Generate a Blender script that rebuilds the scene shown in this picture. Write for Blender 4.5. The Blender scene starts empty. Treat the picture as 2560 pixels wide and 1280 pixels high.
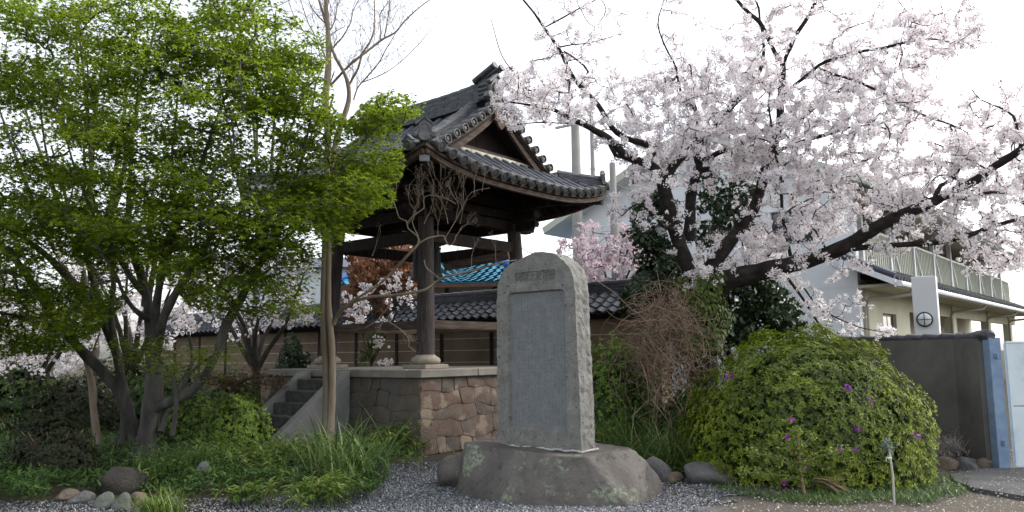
import bpy, bmesh, math, random
import numpy as np
from mathutils import Vector, Matrix

random.seed(11)
rng = np.random.default_rng(11)
SC = bpy.context.scene
COL = SC.collection
rad = math.radians

# ------------------------------------------------------------------ camera, sky, sun, exposure
EYE = 1.6
FPX = 2000.0                      # focal length in pixels of the 2560 px wide photograph
PITCH = math.atan(245 / FPX)
ROLL = -0.012
cam_data = bpy.data.cameras.new('camera')
cam_data.sensor_width = 36.0
cam_data.lens = 36.0 * FPX / 2560.0
cam_data.clip_end = 2000
cam = bpy.data.objects.new('camera', cam_data)
COL.objects.link(cam)
CAM_M = Matrix.Rotation(math.pi / 2 + PITCH, 3, 'X') @ Matrix.Rotation(ROLL, 3, 'Z')
cam.matrix_world = Matrix.Translation((0, 0, EYE)) @ CAM_M.to_4x4()
SC.camera = cam

SUN_AZ = math.atan2(0.95, 0.31)    # towards the sun: to the right, a little beyond the scene (x, y)
SUN_EL = rad(42)
world = bpy.data.worlds.new('World')
SC.world = world
world.use_nodes = True
wn = world.node_tree
wn.nodes.clear()
sky = wn.nodes.new('ShaderNodeTexSky')
sky.sky_type = 'NISHITA'
sky.sun_disc = False
sky.sun_elevation = SUN_EL
sky.sun_rotation = SUN_AZ
sky.air_density = 1.0
sky.dust_density = 3.0
sky.ozone_density = 1.0
hs = wn.nodes.new('ShaderNodeHueSaturation')
hs.inputs['Saturation'].default_value = 0.3
hs.inputs['Value'].default_value = 1.0
bg = wn.nodes.new('ShaderNodeBackground')
bg.inputs['Strength'].default_value = 0.15
wo = wn.nodes.new('ShaderNodeOutputWorld')
wn.links.new(sky.outputs[0], hs.inputs['Color'])
wn.links.new(hs.outputs[0], bg.inputs[0])
wn.links.new(bg.outputs[0], wo.inputs[0])

sun_data = bpy.data.lights.new('sun', 'SUN')
sun_data.energy = 0.55
sun_data.angle = rad(22)
sun_data.color = (1.0, 0.93, 0.82)
sun = bpy.data.objects.new('sun', sun_data)
COL.objects.link(sun)
sd = Vector((math.sin(SUN_AZ) * math.cos(SUN_EL), math.cos(SUN_AZ) * math.cos(SUN_EL), math.sin(SUN_EL)))
sun.rotation_euler = sd.to_track_quat('Z', 'Y').to_euler()
SC.view_settings.view_transform = 'Standard'
SC.view_settings.look = 'None'
SC.view_settings.gamma = 1.0
SC.view_settings.exposure = 1.52
SC.cycles.max_bounces = 6
SC.cycles.transparent_max_bounces = 4
SC.cycles.use_denoising = True

# ------------------------------------------------------------------ survey helpers (photo pixel -> point of the place)
_M = np.array(CAM_M)
_C = np.array([0, 0, EYE])


def ray(px, py):
    return _M @ np.array([(px - 1280) / FPX, (640 - py) / FPX, -1.0])


def P(px, py, Y):
    d = ray(px, py)
    return _C + d * (Y / d[1])


def G(px, py, z=0.0):
    d = ray(px, py)
    return _C + d * ((z - EYE) / d[2])


def proj(q):
    c = (np.atleast_2d(q) - _C) @ _M
    return np.stack([1280 + FPX * c[:, 0] / -c[:, 2], 640 - FPX * c[:, 1] / -c[:, 2]], 1)


A = rad(39.5)                       # everything built by man here shares one orientation
UX = np.array([math.cos(A), -math.sin(A), 0.0])
VX = np.array([math.sin(A), math.cos(A), 0.0])
ZX = np.array([0, 0, 1.0])
ROT = -A
TC = np.array([-1.80, 16.23, 0.0])  # centre of the bell tower
PH = 1.36                           # platform height


# ------------------------------------------------------------------ materials
def nmat(name):
    m = bpy.data.materials.new(name)
    m.use_nodes = True
    nt = m.node_tree
    b = nt.nodes['Principled BSDF']
    return m, nt, b


def ramp(nt, cols, fac, interp='LINEAR'):
    r = nt.nodes.new('ShaderNodeValToRGB')
    r.color_ramp.interpolation = interp
    e = r.color_ramp.elements
    n = len(cols)
    for i, c in enumerate(cols):
        pos, c = (c[3], c[:3]) if len(c) == 4 else (i / max(1, n - 1), c)
        el = e[i] if i < 2 else e.new(pos)
        el.position = pos
        el.color = (*c, 1)
    nt.links.new(fac, r.inputs[0])
    return r.outputs[0]


def noise(nt, scale, detail=5, rough=0.6, coord='Object', dist=0.0, vec=None):
    n = nt.nodes.new('ShaderNodeTexNoise')
    n.inputs['Scale'].default_value = scale
    n.inputs['Detail'].default_value = detail
    n.inputs['Roughness'].default_value = rough
    n.inputs['Distortion'].default_value = dist
    if vec is None:
        tc = nt.nodes.new('ShaderNodeTexCoord')
        vec = tc.outputs[coord]
    nt.links.new(vec, n.inputs['Vector'])
    return n.outputs[0]


def stretched(nt, sx, sy, sz, coord='Object'):
    tc = nt.nodes.new('ShaderNodeTexCoord')
    mp = nt.nodes.new('ShaderNodeMapping')
    mp.inputs['Scale'].default_value = (sx, sy, sz)
    nt.links.new(tc.outputs[coord], mp.inputs['Vector'])
    return mp.outputs[0]


def mixc(nt, a, b, fac, mode='MIX'):
    m = nt.nodes.new('ShaderNodeMix')
    m.data_type = 'RGBA'
    m.blend_type = mode
    for s, v in ((m.inputs[0], fac), (m.inputs[6], a), (m.inputs[7], b)):
        if hasattr(v, 'links') or hasattr(v, 'is_linked'):
            nt.links.new(v, s)
        elif isinstance(v, (int, float)):
            s.default_value = v
        else:
            s.default_value = (*v, 1)
    return m.outputs[2]


def bump(nt, b, h, strength=0.5, dist=0.02):
    n = nt.nodes.new('ShaderNodeBump')
    n.inputs['Strength'].default_value = strength
    n.inputs['Distance'].default_value = dist
    nt.links.new(h, n.inputs['Height'])
    nt.links.new(n.outputs[0], b.inputs['Normal'])


def mapr(nt, v, a, b, c=0.0, d=1.0):
    n = nt.nodes.new('ShaderNodeMapRange')
    n.inputs[1].default_value = a
    n.inputs[2].default_value = b
    n.inputs[3].default_value = c
    n.inputs[4].default_value = d
    nt.links.new(v, n.inputs[0])
    return n.outputs[0]


def objrand(nt):
    return nt.nodes.new('ShaderNodeObjectInfo').outputs['Random']


def rough_mat(name, cols, scale=3.0, detail=8, rough=0.9, bscale=None, bstr=0.6, bdist=0.02, spec=0.3, rand=None, vec=None, spots=None):
    m, nt, b = nmat(name)
    v = stretched(nt, *vec) if vec else None
    f = noise(nt, scale, detail, 0.62, vec=v)
    c = ramp(nt, cols, mapr(nt, f, 0.3, 0.7))
    if rand:
        rc = ramp(nt, rand, objrand(nt), 'LINEAR')
        c = mixc(nt, c, rc, 0.75, 'MULTIPLY') if max(max(x[:3]) for x in rand) > 0.75 else mixc(nt, c, rc, 0.6)
    if spots:
        s = noise(nt, spots[0], 3, 0.5)
        c = mixc(nt, c, spots[1], mapr(nt, s, spots[2], spots[2] + 0.06))
    nt.links.new(c, b.inputs['Base Color'])
    b.inputs['Roughness'].default_value = rough
    b.inputs['Specular IOR Level'].default_value = spec
    bump(nt, b, noise(nt, bscale or scale * 6, 6, 0.7, vec=v), bstr, bdist)
    return m


def plain(name, col, rough=0.6, metal=0.0, spec=0.4, var=0.12, scale=4.0):
    m, nt, b = nmat(name)
    f = noise(nt, scale, 6, 0.65)
    lo = tuple(x * (1 - var) for x in col)
    hi = tuple(min(1, x * (1 + var)) for x in col)
    nt.links.new(ramp(nt, [lo, hi], mapr(nt, f, 0.3, 0.7)), b.inputs['Base Color'])
    b.inputs['Roughness'].default_value = rough
    b.inputs['Metallic'].default_value = metal
    b.inputs['Specular IOR Level'].default_value = spec
    return m


def leaf_mat(name, cols, trans=0.35, rough=0.55, tcol=None, spec=0.25):
    m, nt, b = nmat(name)
    at = nt.nodes.new('ShaderNodeAttribute')
    at.attribute_name = 'rnd'
    c = ramp(nt, cols, at.outputs['Fac'])
    nt.links.new(c, b.inputs['Base Color'])
    b.inputs['Roughness'].default_value = rough
    b.inputs['Specular IOR Level'].default_value = spec
    t = nt.nodes.new('ShaderNodeBsdfTranslucent')
    tc = mixc(nt, c, tcol, 0.5) if tcol else c
    nt.links.new(tc, t.inputs[0])
    mx = nt.nodes.new('ShaderNodeMixShader')
    mx.inputs[0].default_value = trans
    nt.links.new(b.outputs[0], mx.inputs[1])
    nt.links.new(t.outputs[0], mx.inputs[2])
    nt.links.new(mx.outputs[0], nt.nodes['Material Output'].inputs[0])
    return m


MT = {}
MT['bark_maple'] = rough_mat('bark_maple', [(.03, .029, .026), (.065, .063, .056), (.115, .113, .103)], 6, 8, .95, 30, .8, .02, vec=(1, 1, .3))
MT['bark_cherry'] = rough_mat('bark_cherry', [(.008, .006, .0055), (.022, .017, .0145), (.052, .042, .037)], 6, 8, .9, 34, .9, .025, vec=(1, 1, 1.6))
MT['bark_crape'] = rough_mat('bark_crape', [(.13, .097, .068), (.215, .17, .125), (.30, .25, .19)], 3, 6, .75, 20, .3, .01, vec=(1.5, 1.5, .25))
MT['bark_pale'] = rough_mat('bark_pale', [(.15, .115, .10), (.25, .20, .17), (.34, .29, .25)], 5, 5, .85, 20, .3, .01)
MT['twig_brown'] = rough_mat('twig_brown', [(.14, .092, .064), (.26, .18, .13), (.38, .28, .215)], 4, 5, .9, 20, .3, .01)
MT['bark_far'] = rough_mat('bark_far', [(.04, .034, .03), (.09, .08, .07)], 6, 5, .95, 20, .5, .02)
MT['wood_dark'] = rough_mat('wood_dark', [(.008, .006, .0055), (.019, .013, .011), (.037, .026, .021)], 4, 8, .85, 30, .5, .008, vec=(6, 6, 1))
MT['wood_post'] = rough_mat('wood_post', [(.026, .021, .020), (.052, .043, .040), (.095, .082, .077)], 4, 8, .85, 26, .6, .01, vec=(7, 7, .6))
MT['wood_rail'] = rough_mat('wood_rail', [(.03, .021, .016), (.07, .05, .037), (.12, .092, .07)], 3, 8, .85, 26, .6, .01, vec=(1, 1, 8))
MT['wood_board'] = rough_mat('wood_board', [(.035, .024, .018), (.075, .053, .04), (.13, .098, .076)], 3, 8, .85, 26, .6, .01, vec=(5, 1, 5))
MT['copper_grey'] = plain('copper_grey', (.16, .17, .185), .5, 0.3, .5, .2)
MT['tile'] = rough_mat('roof_tile', [(.022, .025, .034), (.052, .058, .074), (.10, .106, .122)], 5, 7, .55, 25, .25, .006, .3,
                       rand=[(.022, .026, .038), (.045, .051, .066), (.085, .09, .102), (.034, .038, .05), (.055, .059, .07)])
MT['tile_end'] = rough_mat('roof_tile_end', [(.05, .05, .052), (.10, .10, .10), (.18, .175, .16)], 9, 7, .6, 40, .5, .008, .4)
MT['tile_ridge'] = rough_mat('ridge_tile', [(.022, .024, .030), (.055, .058, .068), (.12, .122, .125)], 5, 8, .6, 25, .5, .01, .4, vec=(1.2, 1.2, 6))
MT['plaster_lime'] = rough_mat('lime_plaster', [(.36, .34, .29), (.55, .53, .47)], 5, 6, .9, 30, .3, .005)
MT['wall_brown'] = rough_mat('earth_plaster', [(.12, .086, .058), (.165, .122, .084), (.20, .155, .11)], 1.3, 8, .95, 50, .3, .004)
MT['bronze'] = rough_mat('bronze', [(.02, .025, .022), (.045, .055, .05)], 5, 6, .55, 30, .3, .005)
MT['stone_post'] = rough_mat('stone_post', [(.22, .19, .155), (.34, .30, .25)], 10, 8, .9, 60, .4, .005)
MT['concrete'] = rough_mat('concrete', [(.15, .138, .118), (.22, .205, .178), (.28, .262, .23)], 2.5, 9, .92, 60, .35, .004)
MT['concrete_grey'] = rough_mat('concrete_grey', [(.13, .13, .126), (.19, .19, .186), (.235, .235, .23)], 2.2, 9, .92, 60, .35, .004)
MT['mortar'] = rough_mat('mortar', [(.05, .04, .03), (.11, .085, .062), (.20, .16, .12)], 4, 8, .95, 40, .5, .01)
MT['step_stone'] = rough_mat('step_stone', [(.035, .035, .032), (.07, .07, .063), (.11, .107, .097)], 7, 9, .95, 50, .6, .012)
MT['wall_stone'] = rough_mat('wall_stone', [(.06, .046, .037), (.115, .09, .07), (.18, .145, .115)], 5, 9, .93, 32, .9, .025,
                             rand=[(.145, .08, .058), (.165, .13, .102), (.095, .087, .08), (.185, .112, .082), (.125, .112, .098), (.16, .118, .09)], spots=(2.3, (.25, .20, .15), .545))
MT['wall_stone_grey'] = rough_mat('wall_stone_grey', [(.06, .052, .043), (.11, .096, .08), (.165, .148, .126)], 5, 9, .93, 32, .9, .025,
                                  rand=[(.12, .085, .062), (.135, .125, .112), (.085, .09, .092), (.14, .112, .085), (.10, .09, .077)])


def monument_mat(name, smooth):
    m, nt, b = nmat(name)
    f = noise(nt, 7, 9, .7)
    c = ramp(nt, [(.125, .122, .111), (.195, .19, .175), (.265, .26, .238)] if not smooth else [(.132, .139, .142), (.162, .17, .173), (.192, .20, .20)], mapr(nt, f, .3, .7))
    if not smooth:
        s = noise(nt, 26, 4, .6)
        c = mixc(nt, c, (.055, .055, .05), mapr(nt, s, .60, .66))
        big = noise(nt, 2.2, 5, .6)
        c = mixc(nt, c, (.19, .185, .16), mapr(nt, big, .5, .75, 0, .6))
        hts = noise(nt, 30, 6, .75)
        bump(nt, b, hts, .9, .02)
    else:
        v = stretched(nt, 10, 10, 1.2)
        s = noise(nt, 3.0, 5, .6, vec=v)
        c = mixc(nt, c, (.115, .125, .132), mapr(nt, s, .45, .75, 0, .45))
        w = noise(nt, 2.0, 5, .6)
        c = mixc(nt, c, (.20, .207, .205), mapr(nt, w, .5, .8, 0, .5))
        bump(nt, b, noise(nt, 90, 4, .6), .25, .004)
    nt.links.new(c, b.inputs['Base Color'])
    b.inputs['Roughness'].default_value = .85 if not smooth else .7
    b.inputs['Specular IOR Level'].default_value = .3
    return m


MT['monument'] = monument_mat('monument_granite', False)
MT['monument_panel'] = monument_mat('monument_panel', True)
MT['carving'] = plain('carved_line', (.128, .139, .146), .9, 0, .2, .2)
MT['carving_title'] = plain('carved_title', (.11, .112, .105), .9, 0, .2, .15)
MT['white_mortar'] = rough_mat('white_mortar', [(.25, .25, .235), (.50, .50, .475)], 12, 6, .9, 60, .4, .005)


def rock_mat(name, cols, lichen=None, patch=None):
    m, nt, b = nmat(name)
    f = noise(nt, 1.6, 10, .68, dist=.4)
    c = ramp(nt, cols, mapr(nt, f, .3, .7))
    d = noise(nt, 9, 8, .7)
    c = mixc(nt, c, tuple(x * .35 for x in cols[0]), mapr(nt, d, .56, .7, 0, .75))
    if lichen:
        l = noise(nt, 2.4, 6, .65)
        l2 = noise(nt, 22, 5, .7)
        mu = nt.nodes.new('ShaderNodeMath')
        mu.operation = 'MULTIPLY'
        nt.links.new(mapr(nt, l, .56, .62), mu.inputs[0])
        nt.links.new(mapr(nt, l2, .44, .56), mu.inputs[1])
        c = mixc(nt, c, lichen, mu.outputs[0])
    nt.links.new(c, b.inputs['Base Color'])
    b.inputs['Roughness'].default_value = .9
    b.inputs['Specular IOR Level'].default_value = .3
    cr = noise(nt, 3.2, 9, .75, dist=1.6)
    c = mixc(nt, c, tuple(x * .25 for x in cols[0]), mapr(nt, cr, .36, .30, 0, .8))
    nt.links.new(c, b.inputs['Base Color'])
    ad = nt.nodes.new('ShaderNodeMath')
    ad.operation = 'ADD'
    nt.links.new(cr, ad.inputs[0])
    nt.links.new(noise(nt, 28, 6, .7), ad.inputs[1])
    bump(nt, b, ad.outputs[0], .8, .03)
    return m


MT['rock_base'] = rock_mat('rock_base', [(.06, .055, .05), (.118, .107, .096), (.19, .175, .158)], (.25, .29, .20))
MT['rock_grey'] = rock_mat('rock_grey', [(.07, .07, .068), (.125, .125, .12), (.19, .19, .18)])
MT['rock_tan'] = rock_mat('rock_tan', [(.09, .073, .052), (.155, .125, .092), (.22, .18, .135)])
MT['rock_dark'] = rock_mat('rock_dark', [(.03, .027, .024), (.055, .049, .044), (.09, .08, .07)])
MT['rock_green'] = rock_mat('rock_green', [(.075, .083, .068), (.13, .143, .12), (.19, .203, .178)])

MT['leaf_maple'] = leaf_mat('leaf_maple', [(.055, .095, .010), (.108, .172, .013), (.18, .26, .018), (.33, .365, .04)], .62, .5, (.32, .44, .03))
MT['leaf_maple_red'] = leaf_mat('leaf_maple_red', [(.07, .06, .015), (.12, .075, .02), (.15, .065, .025)], .4, .5)
MT['blossom'] = leaf_mat('blossom', [(.22, .11, .08), (.70, .60, .60, .05), (.92, .865, .875, .25), (.94, .915, .925)], .58, .7, spec=.1)
MT['blossom_pink'] = leaf_mat('blossom_pink', [(.40, .24, .24), (.72, .58, .61, .1), (.84, .75, .78)], .4, .7, spec=.1)
MT['leaf_azalea'] = leaf_mat('leaf_azalea', [(.042, .064, .012), (.105, .155, .016), (.205, .27, .022), (.34, .395, .035)], .35, .42, spec=.4)
MT['leaf_shrub'] = leaf_mat('leaf_shrub', [(.02, .045, .010), (.055, .11, .016), (.12, .19, .022)], .3, .45, spec=.4)
MT['leaf_fresh'] = leaf_mat('leaf_fresh', [(.03, .06, .010), (.08, .15, .016), (.16, .25, .025), (.24, .33, .04)], .35, .42, spec=.4)
MT['leaf_shrub_dark'] = leaf_mat('leaf_shrub_dark', [(.022, .022, .012), (.035, .045, .016), (.055, .06, .028)], .2, .5)
MT['leaf_ever'] = leaf_mat('leaf_evergreen', [(.008, .020, .008), (.018, .042, .014), (.035, .07, .02)], .15, .3, spec=.5)
MT['leaf_ivy'] = leaf_mat('leaf_ivy', [(.035, .06, .012), (.08, .125, .02), (.15, .20, .035)], .25, .45)
MT['leaf_red'] = leaf_mat('leaf_red', [(.09, .05, .026), (.17, .08, .042), (.26, .115, .06), (.15, .105, .045)], .35, .5)
MT['blade'] = leaf_mat('grass_blade', [(.035, .075, .02), (.08, .15, .035), (.16, .24, .065), (.30, .34, .14)], .35, .45, spec=.4)
MT['sasa'] = leaf_mat('dwarf_bamboo_leaf', [(.035, .07, .014), (.08, .145, .022), (.16, .235, .036), (.29, .32, .085)], .35, .45, spec=.4)
MT['cover'] = leaf_mat('ground_cover_leaf', [(.025, .055, .014), (.055, .11, .025), (.10, .17, .04)], .3, .5)
MT['straw'] = leaf_mat('straw', [(.30, .24, .13), (.46, .38, .24)], .25, .7)
MT['purple'] = leaf_mat('purple_petal', [(.26, .04, .34), (.42, .08, .50)], .35, .5)
MT['petal'] = leaf_mat('fallen_petal', [(.45, .38, .36), (.72, .66, .65)], .2, .8)
MT['seed'] = rough_mat('seed_pod', [(.10, .07, .055), (.2, .15, .12)], 20, 4, .9, 40, .4, .004)
MT['silver'] = leaf_mat('silver_leaf', [(.12, .16, .13), (.22, .27, .23)], .2, .6)

MT['white_wall'] = rough_mat('white_render', [(.62, .66, .68), (.72, .75, .76)], .7, 6, .85, 60, .1, .003)
MT['cream_wall'] = rough_mat('cream_render', [(.44, .43, .33), (.55, .54, .42)], .7, 6, .85, 60, .1, .003)
MT['cream_metal'] = plain('cream_metal', (.46, .48, .40), .5, 0, .4, .08)
MT['white_paint'] = plain('white_paint', (.70, .73, .75), .5, 0, .4, .08)
MT['slate_roof'] = plain('slate_roof', (.055, .058, .085), .5, 0, .4, .2)
MT['glass'] = plain('window_glass', (.03, .035, .04), .08, 0, .8, .3)
MT['dark_frame'] = plain('dark_frame', (.02, .02, .02), .5)
MT['pipe'] = plain('drain_pipe', (.36, .34, .28), .5)
MT['pole'] = rough_mat('pole_concrete', [(.27, .265, .25), (.36, .355, .335)], 2, 6, .85, 30, .2, .004)
MT['blue_tile'] = rough_mat('blue_roof_tile', [(.03, .14, .24), (.05, .25, .37), (.11, .33, .43)], 4, 8, .45, 10, .2, .01, .5)
MT['blue_ridge'] = plain('blue_ridge_tile', (.02, .10, .34), .35, 0, .5, .2)
MT['wall_grey'] = rough_mat('grey_wall', [(.10, .094, .086), (.145, .137, .125), (.18, .17, .152)], 1.6, 8, .93, 45, .35, .005)
MT['blue_paint'] = rough_mat('blue_paint', [(.14, .21, .32), (.19, .27, .39), (.24, .33, .44)], 6, 6, .6, 40, .2, .003)
MT['gate_white'] = rough_mat('gate_white', [(.45, .53, .58), (.58, .66, .70), (.64, .70, .73)], 3, 8, .55, 40, .15, .003)
MT['brown_timber'] = plain('brown_timber', (.11, .055, .035), .8)
MT['asphalt'] = rough_mat('asphalt', [(.055, .055, .055), (.085, .085, .085), (.115, .113, .11)], 3, 9, .93, 120, .6, .006)
MT['stake'] = plain('stake_wood', (.42, .40, .36), .8)
MT['string'] = plain('white_string', (.75, .75, .73), .9)
MT['rope'] = plain('rope', (.08, .065, .05), .95)


def ground_mat():
    m, nt, b = nmat('ground')
    tc = nt.nodes.new('ShaderNodeTexCoord')
    sx = nt.nodes.new('ShaderNodeSeparateXYZ')
    nt.links.new(tc.outputs['Object'], sx.inputs[0])
    big = noise(nt, .9, 6, .65)
    fine = noise(nt, 45, 5, .7)
    vor = nt.nodes.new('ShaderNodeTexVoronoi')
    vor.inputs['Scale'].default_value = 60
    nt.links.new(tc.outputs['Object'], vor.inputs['Vector'])
    sep = nt.nodes.new('ShaderNodeSeparateColor')
    nt.links.new(vor.outputs['Color'], sep.inputs[0])
    gravel = ramp(nt, [(.07, .075, .085), (.15, .158, .17), (.25, .258, .27)], sep.outputs[0])
    dirt = ramp(nt, [(.075, .066, .052), (.125, .112, .09), (.175, .16, .13)], mapr(nt, fine, .3, .7))
    soil = ramp(nt, [(.03, .024, .018), (.06, .048, .034), (.09, .075, .05)], mapr(nt, fine, .3, .7))
    # right of x = 1.9 bare earth, left of x = -2.3 dark planting soil, wavering borders
    ad = nt.nodes.new('ShaderNodeMath')
    ad.operation = 'MULTIPLY_ADD'
    nt.links.new(big, ad.inputs[0])
    ad.inputs[1].default_value = 2.4
    nt.links.new(sx.outputs[0], ad.inputs[2])
    c = mixc(nt, gravel, dirt, mapr(nt, ad.outputs[0], 2.6, 3.3))
    c = mixc(nt, c, soil, mapr(nt, ad.outputs[0], -.7, -1.5))
    far = nt.nodes.new('ShaderNodeMath')
    far.operation = 'MULTIPLY_ADD'
    nt.links.new(big, far.inputs[0])
    far.inputs[1].default_value = 2.0
    nt.links.new(sx.outputs[1], far.inputs[2])
    c = mixc(nt, c, soil, mapr(nt, far.outputs[0], 12.4, 13.2))
    nt.links.new(c, b.inputs['Base Color'])
    b.inputs['Roughness'].default_value = .95
    b.inputs['Specular IOR Level'].default_value = .2
    bump(nt, b, vor.outputs['Distance'], .8, .02)
    return m


MT['ground'] = ground_mat()
MT['gravel'] = leaf_mat('gravel_stone', [(.06, .065, .075), (.14, .148, .16), (.27, .275, .28), (.5, .5, .5)], 0.0, .9)


# ------------------------------------------------------------------ mesh helpers
def link(o, parent=None):
    COL.objects.link(o)
    if parent is not None:
        o.parent = parent
    return o


def thing(name, label, cat, loc=(0, 0, 0), rotz=0.0, group=None):
    o = bpy.data.objects.new(name, None)
    o.empty_display_size = .2
    o.location = loc
    o.rotation_euler = (0, 0, rotz)
    o['label'] = label
    o['category'] = cat
    if group:
        o['group'] = group
    return link(o)


def tag(o, label=None, cat=None, group=None, kind=None):
    for k, v in (('label', label), ('category', cat), ('group', group), ('kind', kind)):
        if v:
            o[k] = v
    return o


def mesh_arr(name, V, F, rnd=None, smooth=False):
    me = bpy.data.meshes.new(name)
    F = np.asarray(F, dtype=np.int32)
    m, k = F.shape
    me.vertices.add(len(V))
    me.vertices.foreach_set('co', np.asarray(V, dtype=np.float32).ravel())
    me.loops.add(m * k)
    me.loops.foreach_set('vertex_index', F.ravel())
    me.polygons.add(m)
    me.polygons.foreach_set('loop_start', np.arange(0, m * k, k, dtype=np.int32))
    if smooth:
        me.polygons.foreach_set('use_smooth', np.ones(m, dtype=bool))
    me.update(calc_edges=True)
    if rnd is not None:
        at = me.attributes.new('rnd', 'FLOAT', 'POINT')
        at.data.foreach_set('value', np.asarray(rnd, dtype=np.float32))
    return me


def add_mesh(name, me, mat, parent=None):
    o = bpy.data.objects.new(name, me)
    if mat is not None and not me.materials:
        me.materials.append(mat)
    return link(o, parent)


class MB:
    """collects shapes; build() links them as one mesh object"""

    def __init__(s):
        s.v, s.f = [], []

    def poly(s, V, F):
        o = len(s.v)
        s.v += [tuple(float(c) for c in p) for p in V]
        s.f += [tuple(int(i) + o for i in f) for f in F]
        return s

    def box(s, c, sz, R=None, taper=1.0):
        x, y, z = (q / 2 for q in sz)
        V = [(-x, -y, -z), (x, -y, -z), (x, y, -z), (-x, y, -z), (-x * taper, -y * taper, z), (x * taper, -y * taper, z), (x * taper, y * taper, z), (-x * taper, y * taper, z)]
        V = [Vector(p) for p in V]
        if R is not None:
            V = [R @ p for p in V]
        V = [p + Vector(c) for p in V]
        return s.poly(V, [(0, 3, 2, 1), (4, 5, 6, 7), (0, 1, 5, 4), (1, 2, 6, 5), (2, 3, 7, 6), (3, 0, 4, 7)])

    def beam(s, a, b, w, h):
        a, b = Vector(a), Vector(b)
        d = (b - a).normalized()
        up = Vector((0, 0, 1)) if abs(d.z) < .95 else Vector((1, 0, 0))
        x = d.cross(up).normalized()
        y = x.cross(d).normalized()
        V = []
        for p in (a, b):
            for sx, sy in ((-1, -1), (1, -1), (1, 1), (-1, 1)):
                V.append(p + x * sx * w / 2 + y * sy * h / 2)
        return s.poly(V, [(0, 1, 2, 3), (7, 6, 5, 4), (0, 4, 5, 1), (1, 5, 6, 2), (2, 6, 7, 3), (3, 7, 4, 0)])

    def tube(s, pts, radii, n=10, cap=True):
        V, F = tube_arr(np.array(pts, float), np.array(radii, float), n)
        s.poly(V, F)
        if cap:
            o = len(s.v) - len(V)
            s.f.append(tuple(o + i for i in range(n - 1, -1, -1)))
            s.f.append(tuple(o + len(V) - n + i for i in range(n)))
        return s

    def lathe(s, prof, n=24, c=(0, 0, 0), R=None):
        V, F = [], []
        for r, z in prof:
            for i in range(n):
                t = 2 * math.pi * i / n
                p = Vector((r * math.cos(t), r * math.sin(t), z))
                if R is not None:
                    p = R @ p
                V.append(p + Vector(c))
        for j in range(len(prof) - 1):
            for i in range(n):
                k = (i + 1) % n
                F.append((j * n + i, j * n + k, (j + 1) * n + k, (j + 1) * n + i))
        F.append(tuple(range(n - 1, -1, -1)))
        F.append(tuple((len(prof) - 1) * n + i for i in range(n)))
        return s.poly(V, F)

    def grid(s, fn, a, b, thick=None):
        """fn(s,t) -> point, a x b cells; thick: offset vector for a second, lower sheet with rim"""
        V = [fn(i / a, j / b) for j in range(b + 1) for i in range(a + 1)]
        w = a + 1
        F = [(j * w + i, j * w + i + 1, (j + 1) * w + i + 1, (j + 1) * w + i) for j in range(b) for i in range(a)]
        if thick is not None:
            n = len(V)
            V = V + [tuple(np.array(p) + np.array(thick)) for p in V]
            F2 = [tuple(n + i for i in reversed(f)) for f in F]
            rim = [j for j in range(a + 1)] + [j * w + a for j in range(1, b + 1)] + [b * w + i for i in range(a - 1, -1, -1)] + [j * w for j in range(b - 1, 0, -1)]
            F3 = [(rim[i], n + rim[i], n + rim[(i + 1) % len(rim)], rim[(i + 1) % len(rim)]) for i in range(len(rim))]
            F = F + F2 + F3
        return s.poly(V, F)

    def mesh(s, name, smooth=False, bevel=0.0):
        me = bpy.data.meshes.new(name)
        me.from_pydata(s.v, [], s.f)
        if bevel:
            bm = bmesh.new()
            bm.from_mesh(me)
            es = [e for e in bm.edges if len(e.link_faces) == 2 and e.calc_face_angle(0) > .6]
            bmesh.ops.bevel(bm, geom=es, offset=bevel, segments=1, affect='EDGES')
            bm.to_mesh(me)
            bm.free()
        if smooth:
            me.polygons.foreach_set('use_smooth', np.ones(len(me.polygons), dtype=bool))
        me.update()
        return me

    def build(s, name, mat, parent=None, smooth=False, bevel=0.0):
        return add_mesh(name, s.mesh(name, smooth, bevel), mat, parent)


def autosmooth(o, ang=40):
    me = o.data
    me.polygons.foreach_set('use_smooth', np.ones(len(me.polygons), dtype=bool))
    try:
        me.set_sharp_from_angle(angle=rad(ang))
    except Exception:
        pass
    return o


def tube_arr(P_, r, n=6):
    m = len(P_)
    T = np.gradient(P_, axis=0)
    T /= np.linalg.norm(T, axis=1)[:, None] + 1e-9
    ref = np.array([0, 0, 1.0]) if abs(T[0][2]) < .9 else np.array([1.0, 0, 0])
    X = np.cross(T[0], ref)
    X /= np.linalg.norm(X)
    V = np.empty((m, n, 3))
    an = np.arange(n) * 2 * math.pi / n
    for i in range(m):
        X = X - T[i] * X.dot(T[i])
        X /= np.linalg.norm(X) + 1e-9
        Y = np.cross(T[i], X)
        V[i] = P_[i] + r[i] * (np.cos(an)[:, None] * X + np.sin(an)[:, None] * Y)
    i, j = np.meshgrid(np.arange(m - 1), np.arange(n), indexing='ij')
    k = (j + 1) % n
    F = np.stack([i * n + j, i * n + k, (i + 1) * n + k, (i + 1) * n + j], -1).reshape(-1, 4)
    return V.reshape(-1, 3), F


class Arr:
    """numpy collector of quads or triangles (one face size)"""

    def __init__(s):
        s.V, s.F, s.R, s.n = [], [], [], 0

    def add(s, V, F, r=None):
        s.V.append(V)
        s.F.append(F + s.n)
        s.R.append(np.full(len(V), .5) if r is None else r)
        s.n += len(V)

    def build(s, name, mat, parent=None, smooth=True, off=None):
        V = np.concatenate(s.V)
        if off is not None:
            V = V - np.array(off)
        return add_mesh(name, mesh_arr(name, V, np.concatenate(s.F), np.concatenate(s.R), smooth), mat, parent)


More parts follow.
